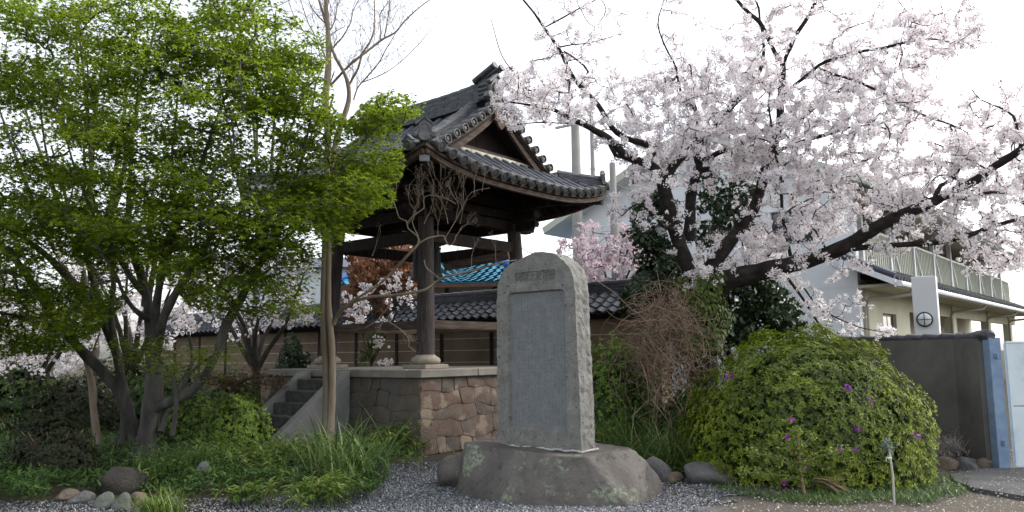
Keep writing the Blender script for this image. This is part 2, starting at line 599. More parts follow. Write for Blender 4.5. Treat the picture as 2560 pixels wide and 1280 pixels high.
def smooth_line(pts, step=0.12):
    """Catmull-Rom through rows of (x, y, z, r)"""
    p = np.asarray(pts, float)
    if len(p) < 3:
        n = max(2, int(np.linalg.norm(p[-1, :3] - p[0, :3]) / step) + 1)
        t = np.linspace(0, 1, n)[:, None]
        return p[0] * (1 - t) + p[-1] * t
    q = np.vstack([2 * p[0] - p[1], p, 2 * p[-1] - p[-2]])
    out = []
    for i in range(1, len(q) - 2):
        n = max(2, int(np.linalg.norm(q[i + 1, :3] - q[i, :3]) / step))
        t = np.arange(n)[:, None] / n
        a, b, c, d = q[i - 1], q[i], q[i + 1], q[i + 2]
        out.append(.5 * ((2 * b) + (c - a) * t + (2 * a - 5 * b + 4 * c - d) * t ** 2 + (3 * b - a - 3 * c + d) * t ** 3))
    out.append(p[-1:])
    o = np.vstack(out)
    o[:, 3] = np.maximum(o[:, 3], .002)
    return o


def wobble(p, seed, amp):
    """smooth pseudo noise vector field"""
    p = np.atleast_2d(p)
    g = np.random.default_rng(seed)
    out = np.zeros_like(p)
    for k in (1.7, 3.9, 8.3):
        w = g.normal(size=(3, 3)) * k
        ph = g.uniform(0, 6.28, 3)
        out += np.sin(p @ w + ph) / k
    return out * amp


def lumps(p, seed, scale=1.0):
    g = np.random.default_rng(seed)
    out = np.zeros(len(p))
    for k in (1.3, 2.7, 5.1, 9.7):
        w = g.normal(size=3) * k * scale
        out += np.sin(p @ w + g.uniform(0, 6.28)) / k
    return out


# templates for leaves
def tmpl_star():
    """five pointed lobes, one triangle each, meeting at the leaf base"""
    V, F = [], []
    for a_, l in zip((-118, -58, 0, 58, 118), (.58, .88, 1.0, .88, .58)):
        t = rad(a_)
        d, p = (math.sin(t), math.cos(t)), (math.cos(t), -math.sin(t))
        w_ = .25 if l > .6 else .18
        o = len(V)
        V += [(-d[0] * .06 - p[0] * w_, -d[1] * .06 - p[1] * w_, .02), (-d[0] * .06 + p[0] * w_, -d[1] * .06 + p[1] * w_, .02), (d[0] * l, d[1] * l, -.14 * l)]
        F.append((o, o + 1, o + 2))
    return np.array(V), np.array(F)


def tmpl_lance(w=.32, fold=.12, droop=.15):
    V = np.array([(0, 0, 0), (-w / 2, .45, fold * w * 2), (0, 1, -droop), (w / 2, .45, fold * w * 2), (0, .48, 0)])
    F = np.array([(0, 4, 1, 1), (1, 4, 2, 2), (0, 3, 4, 4), (4, 3, 2, 2)])
    return V, np.array([(0, 4, 1), (1, 4, 2), (0, 3, 4), (4, 3, 2)])


def tmpl_flower():
    V = [(0, 0, -.18)]
    for i in range(5):
        t = 2 * math.pi * i / 5
        V.append((.5 * math.cos(t), .5 * math.sin(t), .06))
        t += math.pi / 5
        V.append((.30 * math.cos(t), .30 * math.sin(t), 0))
    F = [(0, 1 + i, 1 + (i + 1) % 10) for i in range(10)]
    V = np.array(V)
    # five triangles are enough at this distance
    Vp = np.array([V[0]] + [V[1 + 2 * i] for i in range(5)])
    Fp = np.array([(0, 1 + i, 1 + (i + 1) % 5) for i in range(5)])
    return Vp, Fp


STAR = tmpl_star()
LANCE = tmpl_lance()
OVAL = tmpl_lance(.55, .06, .12)
BAMBOO = tmpl_lance(.2, .1, .3)
FLOWER = tmpl_flower()
PETALS = (np.array([(-.5, 0, .1), (0, -.5, -.08), (.5, 0, .1), (0, .5, -.08)]), np.array([(0, 1, 3), (1, 2, 3)]))


def frames(nrm, g, spin=None):
    """rotation matrices whose z is nrm and whose y is random (or near spin direction)"""
    n = len(nrm)
    z = nrm / (np.linalg.norm(nrm, axis=1)[:, None] + 1e-9)
    t = g.normal(size=(n, 3)) if spin is None else spin
    y = t - z * (t * z).sum(1)[:, None]
    y /= np.linalg.norm(y, axis=1)[:, None] + 1e-9
    x = np.cross(y, z)
    return np.stack([x, y, z], -1)


def scatter(tm, pos, R, sc, rnd):
    V, F = tm
    n, k = len(pos), len(V)
    W = np.einsum('nij,kj->nki', R, V) * np.asarray(sc).reshape(n, 1, 1) + pos[:, None, :]
    FF = (F[None] + (np.arange(n) * k)[:, None, None]).reshape(-1, F.shape[1])
    return W.reshape(-1, 3), FF, np.repeat(rnd, k)


def leaves(name, mat, parent, tm, pos, R, sc, rnd, off=None):
    V, F, r = scatter(tm, pos, R, sc, rnd)
    if off is not None:
        V = V - np.array(off)
    return add_mesh(name, mesh_arr(name, V, F, r, False), mat, parent)


def blades(base, yaw, length, lean, width, g, segs=4, curl=1.0):
    """arching blades -> V, F(quads), rnd-per-vertex index array"""
    n = len(base)
    t = np.linspace(0, 1, segs + 1)
    dirh = np.stack([np.cos(yaw), np.sin(yaw), np.zeros(n)], 1)
    side = np.stack([-np.sin(yaw), np.cos(yaw), np.zeros(n)], 1)
    V = np.empty((n, segs + 1, 2, 3))
    for i, s in enumerate(t):
        ang = lean + curl * s * 1.3
        if i == 0:
            pos = base.copy()
        else:
            am = lean + curl * (s - .5 / segs) * 1.3
            pos = pos + (length / segs)[:, None] * (dirh * np.sin(am)[:, None] + ZX * np.cos(am)[:, None])
        w = width * (1 - s ** 2.2) * .5 + .0008
        V[:, i, 0] = pos - side * w[:, None] if np.ndim(w) else pos - side * w
        V[:, i, 1] = pos + side * w[:, None] if np.ndim(w) else pos + side * w
    k = (segs + 1) * 2
    q = np.array([(2 * i, 2 * i + 1, 2 * i + 3, 2 * i + 2) for i in range(segs)])
    F = (q[None] + (np.arange(n) * k)[:, None, None]).reshape(-1, 4)
    return V.reshape(-1, 3), F, k


def grow(skel, attr, g, r_tip=.004, jit=.10, sides=4, maxseg=.3, rexp=.38, rmax=.05):
    """connect attractor points to a skeleton node by node; returns an Arr of twig tubes and the twig end nodes"""
    nodes = [np.asarray(skel[:, :3])]
    rad0 = list(skel[:, 3])
    N = np.asarray(skel[:, :3]).copy()
    d0 = np.array([np.min(((N - a_) ** 2).sum(1)) for a_ in attr])
    order = np.argsort(d0)
    cap = len(N) + len(attr) * 6
    buf = np.empty((cap, 3))
    buf[:len(N)] = N
    cnt = len(N)
    par = [-1] * cnt
    load = [0] * cnt
    paths = []
    for ai in order:
        a_ = attr[ai]
        d = ((buf[:cnt] - a_) ** 2).sum(1)
        j = int(np.argmin(d))
        L = math.sqrt(d[j])
        k = max(2, min(5, int(L / maxseg) + 2))
        s = buf[j].copy()
        mid = g.normal(size=3) * jit * L
        mid[2] -= .04 * L
        prev = j
        path = [j]
        for q in range(1, k + 1):
            t = q / k
            p = s * (1 - t) + a_ * t + mid * math.sin(math.pi * t)
            if cnt < cap:
                buf[cnt] = p
                par.append(prev)
                load.append(0)
                path.append(cnt)
                prev = cnt
                cnt += 1
        paths.append(path)
        q = prev
        while q >= 0:
            load[q] += 1
            q = par[q]
    out = Arr()
    nskel = len(skel)
    for path in paths:
        pts = buf[path]
        rr = np.array([min(rmax, r_tip * max(1, load[i]) ** rexp) for i in path])
        rr[0] = min(rr[1] * 1.05, rmax)
        if path[0] < nskel:
            rr[0] = min(rr[1] * 1.15, max(rad0[path[0]], .003))
        V, F = tube_arr(pts, rr, sides)
        out.add(V, F)
    return out, buf[:cnt], paths


def limbs(arr, lines, sides=9, seed=0, amp=.03):
    """adds traced limbs (rows px,py,width_px,depth) to arr; returns skeleton rows x,y,z,r"""
    sk = []
    for li, ln in enumerate(lines):
        rows = []
        for (px, py, w, Y) in ln:
            p = P(px, py, Y)
            rows.append((*p, w / 2 * Y / FPX))
        s = smooth_line(rows)
        s[:, :3] += wobble(s[:, :3], seed + 3, amp) * np.minimum(1, s[:, 3:4] * 12)
        rr = s[:, 3] * (1 + .06 * np.sin(np.arange(len(s)) * 1.9 + li))
        V, F = tube_arr(s[:, :3], rr, sides if s[:, 3].max() > .03 else 5)
        arr.add(V, F)
        sk.append(s)
    return np.vstack(sk)


def inpoly(pts, poly):
    poly = np.array(poly, float)
    x, y = pts[:, 0], pts[:, 1]
    c = np.zeros(len(pts), bool)
    j = len(poly) - 1
    for i in range(len(poly)):
        xi, yi = poly[i]
        xj, yj = poly[j]
        c ^= ((yi > y) != (yj > y)) & (x < (xj - xi) * (y - yi) / (yj - yi + 1e-12) + xi)
        j = i
    return c


# ------------------------------------------------------------------ the setting: ground, driveway
gb = MB()
nx = 40
xs = np.concatenate([[-400, -150, -60], np.linspace(-30, 30, 61), [60, 150, 400]])
ys = np.concatenate([[-300, -80, -20], np.linspace(0, 40, 41), [70, 160, 600]])
V = [(x, y, 0.02 * math.sin(x * .9 + 1) * math.cos(y * .8) * (1 if 6 < y < 30 and abs(x) < 12 else 0) - .01) for y in ys for x in xs]
w = len(xs)
F = [(j * w + i, j * w + i + 1, (j + 1) * w + i + 1, (j + 1) * w + i) for j in range(len(ys) - 1) for i in range(w - 1)]
gb.poly(V, F)
ground = gb.build('ground', MT['ground'], smooth=True)
tag(ground, 'grey gravel and bare earth ground of the temple yard', None, None, 'structure')

pts = [G(2375, 1192), G(2450, 1177), G(2700, 1176), G(2900, 1260), G(2560, 1248), G(2440, 1228), G(2390, 1210)]
db = MB()
top = [(p[0], p[1], .035) for p in pts]
bot = [(p[0], p[1], -.05) for p in pts]
n = len(pts)
db.poly(top + bot, [tuple(range(n - 1, -1, -1))] + [(i, (i + 1) % n, n + (i + 1) % n, n + i) for i in range(n)])
dw = db.build('driveway', MT['asphalt'])
tag(dw, 'worn dark asphalt driveway in front of the white gate', None, None, 'structure')


# ------------------------------------------------------------------ stone platform of the bell tower
HP = 2.15
plat = thing('stone_platform', 'square platform of rough brown stones with concrete slab edge under the bell tower', 'platform', tuple(TC), ROT)
BAT = .17
cb = MB()
h0 = PH - .135
b0, t0 = HP - .08 + BAT, HP - .08
cb.poly([(-b0, -b0, 0), (b0, -b0, 0), (b0, b0, 0), (-b0, b0, 0), (-t0, -t0, h0), (t0, -t0, h0), (t0, t0, h0), (-t0, t0, h0)],
        [(0, 1, 5, 4), (1, 2, 6, 5), (2, 3, 7, 6), (3, 0, 4, 7), (4, 5, 6, 7)])
cb.build('mortar_core', MT['mortar'], plat)
# coping slab in lengths, and floor
fl = MB()
fl.box((0, 0, PH - .075), (2 * HP - .7, 2 * HP - .7, .13))
fl.build('floor_slab', MT['concrete'], plat)
for side in range(4):
    R4 = Matrix.Rotation(side * math.pi / 2, 3, 'Z')
    cuts = [-HP, -.75, .62, HP - .35] if side % 2 else [-HP, -.55, .9, HP - .35]
    for c0, c1 in zip(cuts[:-1], cuts[1:]):
        s = MB()
        s.box(R4 @ Vector(((c0 + c1) / 2, -HP + .175, PH - .0675)), (c1 - c0 - .006, .35 - .004, .135) if side % 2 == 0 else (.35 - .004, c1 - c0 - .006, .135))
        s.build('coping_slab', MT['concrete'], plat, bevel=.012)


def stone_face(org, ex, nrm, width, height, batter, mat, seed, parent, rows=5, skip=None):
    """irregular stones laid in wavering courses on one battered face"""
    g = random.Random(seed)
    ys = [0]
    for r in range(rows):
        ys.append(ys[-1] + g.uniform(.8, 1.2))
    ys = [y / ys[-1] * height for y in ys]
    ph = [g.uniform(0, 6) for _ in range(rows + 1)]

    def yb(r, x):
        if r in (0, rows):
            return ys[r]
        return ys[r] + .035 * math.sin(x * 4.1 + ph[r]) + .02 * math.sin(x * 9.3 + ph[r] * 2)

    def pt(x, y, d):
        return org + ex * x + Vector((0, 0, y)) + nrm * (batter * (1 - y / height) + d)

    for r in range(rows):
        x = -batter * .9 * (1 - r / rows) if r < rows else 0
        xend = width + batter * .9 * (1 - r / rows)
        lean = 0
        first = True
        while x < xend - .02:
            wd = g.uniform(.20, .50)
            x1 = x + wd
            if xend - x1 < .22:
                x1 = xend
            l1 = g.uniform(-.05, .05) if x1 < xend else 0
            if first:
                lean = 0
                first = False
            gap = .006
            n = 4
            bulge = g.uniform(.004, .018)
            V = []
            jit = [[g.uniform(-1, 1) for _ in range(n + 1)] for _ in range(n + 1)]
            tilt = g.uniform(-.018, .018)
            for j in range(n + 1):
                for i in range(n + 1):
                    s_, t_ = i / n, j / n
                    xm0 = x + gap + lean * (t_ - .5)
                    xm1 = x1 - gap + l1 * (t_ - .5)
                    xx = xm0 * (1 - s_) + xm1 * s_
                    ylo, yhi = yb(r, xx) + gap, yb(r + 1, xx) - gap
                    yy = ylo * (1 - t_) + yhi * t_
                    e = (4 * s_ * (1 - s_)) ** .4 * (4 * t_ * (1 - t_)) ** .4 if 0 < i < n and 0 < j < n else 0
                    corner = (i in (0, n)) and (j in (0, n))
                    if corner:
                        xx += (.016 if i == 0 else -.016) * g.uniform(.1, 1)
                        yy += (.016 if j == 0 else -.016) * g.uniform(.1, 1)
                    dd = .012 + bulge * e + (.012 * jit[j][i] if e else .004 * jit[j][i]) + tilt * (s_ - .5) * 2
                    V.append(pt(xx, yy, dd))
            k = n + 1
            F = [(j * k + i, j * k + i + 1, (j + 1) * k + i + 1, (j + 1) * k + i) for j in range(n) for i in range(n)]
            rim = list(range(k)) + [j * k + n for j in range(1, k)] + [n * k + i for i in range(n - 1, -1, -1)] + [j * k for j in range(n - 1, 0, -1)]
            m = len(V)
            V += [V[i] - nrm * .06 for i in rim]
            F += [(rim[i], m + i, m + (i + 1) % len(rim), rim[(i + 1) % len(rim)]) for i in range(len(rim))]
            cx = (x + x1) / 2
            if not (skip and skip[0] < x and x1 < skip[1]):
                b = MB().poly(V, F)
                autosmooth(b.build('stone', mat, parent), 50)
            x, lean = x1, l1


stone_face(Vector((-t0, -t0, 0)), Vector((1, 0, 0)), Vector((0, -1, 0)), 2 * t0, h0, BAT, MT['wall_stone_grey'], 3, plat, 5, (1.2, 2.35))
stone_face(Vector((t0, -t0, 0)), Vector((0, 1, 0)), Vector((1, 0, 0)), 2 * t0, h0, BAT, MT['wall_stone'], 8, plat, 5)

# stairs on the face that looks to the left of the picture
st = thing('stone_stairs', 'weathered stone steps between two sloping concrete cheeks climbing to the platform', 'stairs', tuple(TC + UX * (HP - 2.42) - VX * (HP + 0.02)), ROT)
SW = .95
nst, run = 6, .25
for i in range(nst):
    z1 = PH - .16 - i * (PH - .16) / nst + .0
    y0 = -.02 - i * run
    for half in (-1, 1):
        s = MB()
        wl = SW / 2 + (.1 if (i % 2) else -.1) * half
        cx = half * (SW / 2) - half * wl / 2
        s.box((cx, y0 - run / 2 - .02, z1 / 2), (wl - .008, run + .03 - .002 * half, z1))
        s.build('step', MT['step_stone'], st, bevel=.015)
for sgn in (-1, 1):
    c = MB()
    x0 = sgn * (SW / 2 + .004)
    x1 = sgn * (SW / 2 + .17)
    prof = [(0.0, 0), (-nst * run - .28, 0), (-nst * run - .28, .06), (-.16, PH - .03), (0.0, PH - .03)]
    if sgn < 0:
        x0, x1 = x1, x0
    Vv = [(x0, y, z) for y, z in prof] + [(x1, y, z) for y, z in prof]
    c.poly(Vv, [(0, 1, 2, 3, 4), (9, 8, 7, 6, 5)] + [(i, i + 5, (i + 1) % 5 + 5, (i + 1) % 5) for i in range(5)])
    c.build('stair_cheek', MT['concrete_grey'], st, bevel=.01)

# ------------------------------------------------------------------ bell tower
TW = thing('bell_tower', 'old wooden bell tower with curved grey tiled hip-and-gable roof on four posts', 'bell tower', tuple(TC + np.array([.06, 0, PH])), ROT)
ZP = -PH  # absolute height -> local height
E0 = 2.65


def zf(d):
    d = abs(d)
    return 6.40 - .83 * d + .077 * d * d + ZP


def zs(u_):
    return 4.76 + .64 * (E0 - abs(u_)) + ZP


def lift(u_, v_):
    return .30 * (min(1.05, abs(u_) / E0) * min(1.05, abs(v_) / E0)) ** 3.2


GV = 2.0    # verge of the gable


def rz(u_, v_):
    z = zf(v_)
    if abs(u_) > GV:
        z = min(z, zs(u_))
    return z + lift(u_, v_)


def hip_u(d):
    return E0 - max(0, zf(d) - zs(E0)) / .64


# posts, stone bases
for sx in (-1, 1):
    for sy in (-1, 1):
        p = MB()
        p.lathe([(.165, 0.24), (.165, .35), (.15, 1.6), (.14, 2.9)], 20)
        for i, q in enumerate(p.v):
            t = (q[2] - .24) / 2.66
            k = 1.385 * (1 - t) + 1.26 * t
            p.v[i] = (q[0] + sx * k, q[1] + sy * k, q[2])
        autosmooth(p.build('post', MT['wood_post'], TW), 35)
        b = MB()
        b.lathe([(.21, .075), (.255, .10), (.265, .15), (.24, .19), (.18, .225), (.175, .245)], 24, (sx * 1.385, sy * 1.385, 0))
        o = b.build('post_base', MT['stone_post'], TW)
        autosmooth(o, 50)
        q = MB()
        q.box((sx * 1.385, sy * 1.385, .0375), (.58, .58, .075))
        q.build('plinth', MT['stone_post'], TW, bevel=.01)

# tie beams at three levels, on four sides
for side in range(4):
    R4 = Matrix.Rotation(side * math.pi / 2, 3, 'Z')
    eps = .004 * (side % 2)

    def bx(name, k, z, h, w, ext, mat):
        m = MB()
        m.beam(R4 @ Vector((-k - ext, -k, z)), R4 @ Vector((k + ext, -k, z)), w, h)
        return m.build(name, mat, TW, bevel=.008)

    bx('waist_rail', 1.35, 2.14 + ZP + eps, .155, .10, -.10, MT['wood_rail'])
    bx('tie_beam', 1.285, 3.76 + ZP + eps, .22, .11, -.08, MT['wood_dark'])
    bx('head_beam', 1.262, 4.20 + ZP + eps, .19, .16, .33, MT['wood_dark'])
    bx('wall_plate', 1.262, 4.41 + ZP + eps, .16, .20, .62, MT['wood_dark'])
    bx('purlin', 1.30, 4.64 + ZP + eps, .19, .15, .85, MT['wood_dark'])
    m = MB()
    m.beam(R4 @ Vector((-.18, -1.262, 4.305 + ZP)), R4 @ Vector((.18, -1.262, 4.305 + ZP)), .1, .12)
    m.build('frog_strut', MT['wood_dark'], TW)
    for sg in (-1, 1):   # carved beam noses
        m = MB()
        pr = [(0, -.1), (.16, -.09), (.2, -.04), (.27, -.05), (.3, .02), (.26, .085), (0, .09)]
        a0 = R4 @ Vector((sg * 1.595, -1.262, 4.20 + ZP))
        ex = R4 @ Vector((sg, 0, 0))
        ey = R4 @ Vector((0, 1, 0))
        Vv = [a0 + ex * x + ey * t + Vector((0, 0, z)) for t in (-.065, .065) for x, z in pr]
        k = len(pr)
        m.poly(Vv, [tuple(range(k)), tuple(range(2 * k - 1, k - 1, -1))] + [(i, i + k, (i + 1) % k + k, (i + 1) % k) for i in range(k)])
        m.build('beam_nose', MT['wood_dark'], TW)
m = MB()
m.beam((-1.2, 0, 4.35 + ZP), (1.2, 0, 4.35 + ZP), .2, .24)
m.build('bell_beam', MT['wood_dark'], TW)

# roof deck with soffit
TH = (0, 0, -.10)


def deck(name, fn, a, b):
    m = MB()
    m.grid(fn, a, b, TH)
    return autosmooth(m.build(name, MT['wood_dark'], TW), 30)


for sg in (-1, 1):
    deck('roof_deck', lambda s, t: ((s * 2 - 1) * GV, sg * t * E0, rz((s * 2 - 1) * GV * .9999, t * E0) - .03), 20, 12)
    deck('roof_deck', lambda s, t: (sg * (GV + .001 + s * (E0 - GV)), (t * 2 - 1) * E0, rz(GV + .002 + s * (E0 - GV), (t * 2 - 1) * E0) - .03), 5, 36)
    deck('skirt_deck', lambda s, t: (sg * (1.55 + s * (GV - 1.55)), (t * 2 - 1) * 1.72, zs(1.55 + s * (GV - 1.55)) - .03), 4, 16)

# rafters on four sides, eave boards, hip rafters
for side in range(4):
    R4 = Matrix.Rotation(side * math.pi / 2, 3, 'Z')
    for k in range(-9, 10):
        x = k * .265
        d0 = max(1.15, abs(x) * .98)
        if d0 > 2.45:
            continue
        if side % 2 == 0:
            za, zb = rz(min(abs(x), 1.9), d0) if abs(x) < GV else rz(x, d0), rz(x, 2.5)
            za = zf(d0) + lift(x, d0) if abs(x) < GV else za
            if abs(x) < GV:
                zb = zf(2.5) + lift(x, 2.5)
        else:
            za, zb = min(zs(d0), zs(1.5)) + lift(x, d0), zs(2.5) + lift(x, 2.5)
        za = min(za, zb + (2.5 - d0) * .42)
        m = MB()
        m.beam(R4 @ Vector((x, -d0, za - .195)), R4 @ Vector((x, -2.5, zb - .195)), .075, .095)
        m.build('rafter', MT['wood_dark'], TW)
    for nm, off, zz, hh, ww, mt in (('eave_board', E0 - .03, -.17, .085, .09, 'wood_board'), ('eave_lath', E0 + .012, -.085, .05, .05, 'wood_board')):
        m = MB()
        N = 30
        Vv, Ff = [], []
        for i in range(N + 1):
            x = (i / N * 2 - 1) * (off - .005 - .004 * (side % 2))
            z = (zf(E0) + lift(x, E0)) + zz
            for dy, dz in ((-ww / 2, -hh / 2), (ww / 2, -hh / 2), (ww / 2, hh / 2), (-ww / 2, hh / 2)):
                Vv.append(R4 @ Vector((x, -off + dy, z + dz)))
        for i in range(N):
            for q in range(4):
                r_ = (q + 1) % 4
                Ff.append((i * 4 + q, i * 4 + r_, i * 4 + 4 + r_, i * 4 + 4 + q))
        Ff += [(3, 2, 1, 0), tuple(N * 4 + q for q in range(4))]
        m.poly(Vv, Ff)
        m.build(nm, MT[mt], TW)
for sx in (-1, 1):
    for sy in (-1, 1):
        m = MB()
        m.beam((sx * 1.3, sy * 1.3, 4.74 + ZP), (sx * 2.56, sy * 2.56, 4.80 + ZP), .15, .19)
        o = m.build('hip_rafter', MT['wood_dark'], TW)
        m = MB()
        m.beam((sx * 2.565, sy * 2.565, 4.80 + ZP), (sx * 2.60, sy * 2.60, 4.802 + ZP), .165, .21)
        m.build('cap_plate', MT['copper_grey'], o)

# tiles: shared meshes
TS = .265
CR = .078


def tile_mesh_cover(L=.30, r0=CR, r1=CR * .9):
    n = 7
    V, F = [], []
    for (y, r) in ((0, r1), (L, r0)):
        for i in range(n + 1):
            t = math.pi * i / n
            V.append((r * math.cos(t), y, r * math.sin(t)))
    for i in range(n):
        F.append((i, i + 1, n + 2 + i, n + 1 + i))
    # thickness lip at the lower end
    o = len(V)
    for i in range(n + 1):
        t = math.pi * i / n
        V.append((r0 * .78 * math.cos(t), L, r0 * .78 * math.sin(t)))
    for i in range(n):
        F.append((n + 1 + i, n + 2 + i, o + i + 1, o + i))
    me = bpy.data.meshes.new('cover_tile')
    me.from_pydata(V, [], F)
    me.polygons.foreach_set('use_smooth', np.ones(len(F), dtype=bool))
    me.materials.append(MT['tile'])
    me.set_sharp_from_angle(angle=rad(45))
    return me


def tile_mesh_pan(L=.30, w=.25):
    n = 4
    V, F = [], []
    for (y, dz) in ((0, 0.0), (L, .022)):
        for i in range(n + 1):
            s = i / n * 2 - 1
            V.append((s * w / 2, y, .03 * s * s + dz))
    for i in range(n):
        F.append((i, i + 1, n + 2 + i, n + 1 + i))
    o = len(V)
    for i in range(n + 1):
        s = i / n * 2 - 1
        V.append((s * w / 2, L, .03 * s * s - .012))
    for i in range(n):
        F.append((n + 1 + i, n + 2 + i, o + i + 1, o + i))
    me = bpy.data.meshes.new('pan_tile')
    me.from_pydata(V, [], F)
    me.polygons.foreach_set('use_smooth', np.ones(len(F), dtype=bool))
    me.materials.append(MT['tile'])
    me.set_sharp_from_angle(angle=rad(45))
    return me


def tile_mesh_end(r=.088, L=.13, deep=.016):
    """round eave tile: barrel with rimmed disc and a boss on it"""
    b = MB()
    R = Matrix.Rotation(-math.pi / 2, 3, 'X')
    b.lathe([(r * .94, 0), (r * .94, L - .03), (r, L - .03), (r, L), (r * .84, L), (r * .80, L - deep), (r * .42, L - deep), (r * .36, L - deep * .4), (.001, L - deep * .3)], 18, (0, 0, 0), R)
    me = b.mesh('eave_tile')
    me.polygons.foreach_set('use_smooth', np.ones(len(me.polygons), dtype=bool))
    me.materials.append(MT['tile_end'])
    me.set_sharp_from_angle(angle=rad(35))
    return me


ME_COVER, ME_PAN, ME_END = tile_mesh_cover(), tile_mesh_pan(), tile_mesh_end()


def place(name, me, parent, o, x, y, z, sc=(1, 1, 1)):
    ob = bpy.data.objects.new(name, me)
    M = Matrix((Vector(x) * sc[0], Vector(y) * sc[1], Vector(z) * sc[2])).transposed().to_4x4()
    M.translation = Vector(o)
    link(ob, parent)
    ob.matrix_basis = M
    return ob


def surf_frame(fn, a, b):
    """frame for a tile running from a (upper) to b (lower) plan points on height fn"""
    pa = Vector((a[0], a[1], fn(*a)))
    pb = Vector((b[0], b[1], fn(*b)))
    y = (pb - pa).normalized()
    side = Vector((0, 0, 1)).cross(y).normalized() * -1
    x = y.cross(Vector((0, 0, 1))).normalized()
    z = x.cross(y).normalized()
    return pa, x, y, z, (pb - pa).length


stuff_V, stuff_F = [], []


def join_tile(me, o, x, y, z, sc):
    n0 = len(stuff_V)
    X, Y, Z, O = Vector(x) * sc[0], Vector(y) * sc[1], Vector(z) * sc[2], Vector(o)
    for v in me.vertices:
        stuff_V.append(O + X * v.co.x + Y * v.co.y + Z * v.co.z)
    for p in me.polygons:
        stuff_F.append(tuple(i + n0 for i in p.vertices))


ncov = npan = 0


def tile_row(fixed, axis, sg, d_top, d_bot, fn, kind, single):
    """one row of tiles down the slope: axis 'v' runs along v at u=fixed, axis 'u' along u at v=fixed"""
    global ncov, npan
    L = d_bot - d_top
    if L < .06:
        return
    n = max(1, round(L / .255))
    for i in range(n):
        a, b = d_top + L * i / n, d_top + L * (i + 1) / n
        pa = (fixed, sg * a) if axis == 'v' else (sg * a, fixed)
        pb = (fixed, sg * b) if axis == 'v' else (sg * b, fixed)
        o, x, y, z, ln = surf_frame(fn, pa, pb)
        me = ME_COVER if kind == 'cover' else ME_PAN
        o = o + z * (.012 if kind == 'cover' else .004) + x * random.uniform(-.004, .004)
        z2 = (z + y * random.uniform(-.02, .02) + x * random.uniform(-.03, .03)).normalized()
        sc = (1, (ln + .035) / .30, 1)
        if single:
            place('cover_tile' if kind == 'cover' else 'pan_tile', me, TW, o, x, y, z2, sc)
            if kind == 'cover':
                ncov += 1
            else:
                npan += 1
        else:
            join_tile(me, o, x, y, z2, sc)
    if kind == 'cover':
        pa = (fixed, sg * (d_bot - .02)) if axis == 'v' else (sg * (d_bot - .02), fixed)
        pb = (fixed, sg * d_bot) if axis == 'v' else (sg * d_bot, fixed)
        o, x, y, z, ln = surf_frame(fn, pa, pb)
        if single:
            place('eave_tile', ME_END, TW, o + z * .022, x, y, z)
        else:
            join_tile(ME_END, o + z * .022, x, y, z, (1, 1, 1))


for k in range(-9, 10):
    x = k * TS
    for sg in (-1, 1):
        top_ = .12
        if abs(x) > GV - .12:
            dd = np.linspace(.5, E0, 200)
            ok = [d for d in dd if hip_u(d) >= abs(x) - .02]
            top_ = ok[0] if ok else E0
        fn = lambda a, b: zf(b) + lift(a, b)
        tile_row(x, 'v', sg, top_, E0 + .03, fn, 'cover', sg < 0)
        xp = x + TS / 2
        if k < 9:
            t2 = .12
            if abs(xp) > GV - .1:
                ok = [d for d in dd if hip_u(d) >= abs(xp) - .02] if abs(x) > GV - .12 else [d for d in np.linspace(.5, E0, 200) if hip_u(d) >= abs(xp) - .02]
                t2 = ok[0] if ok else E0
            tile_row(xp, 'v', sg, t2, E0 + .05, fn, 'pan', sg < 0)
        # skirts under the gables
        fn2 = lambda a, b: zs(a) + lift(a, b)
        lo = max(1.62, hip_u(x))
        tile_row(x, 'u', sg, lo, E0 + .03, fn2, 'cover', sg > 0)
        if k < 9:
            tile_row(xp, 'u', sg, max(1.62, hip_u(xp)), E0 + .05, fn2, 'pan', sg > 0)
me = bpy.data.meshes.new('hidden_tiles')
me.from_pydata([tuple(v) for v in stuff_V], [], stuff_F)
o = add_mesh('far_slope_tiles', me, MT['tile'], TW)
o['kind'] = 'stuff'

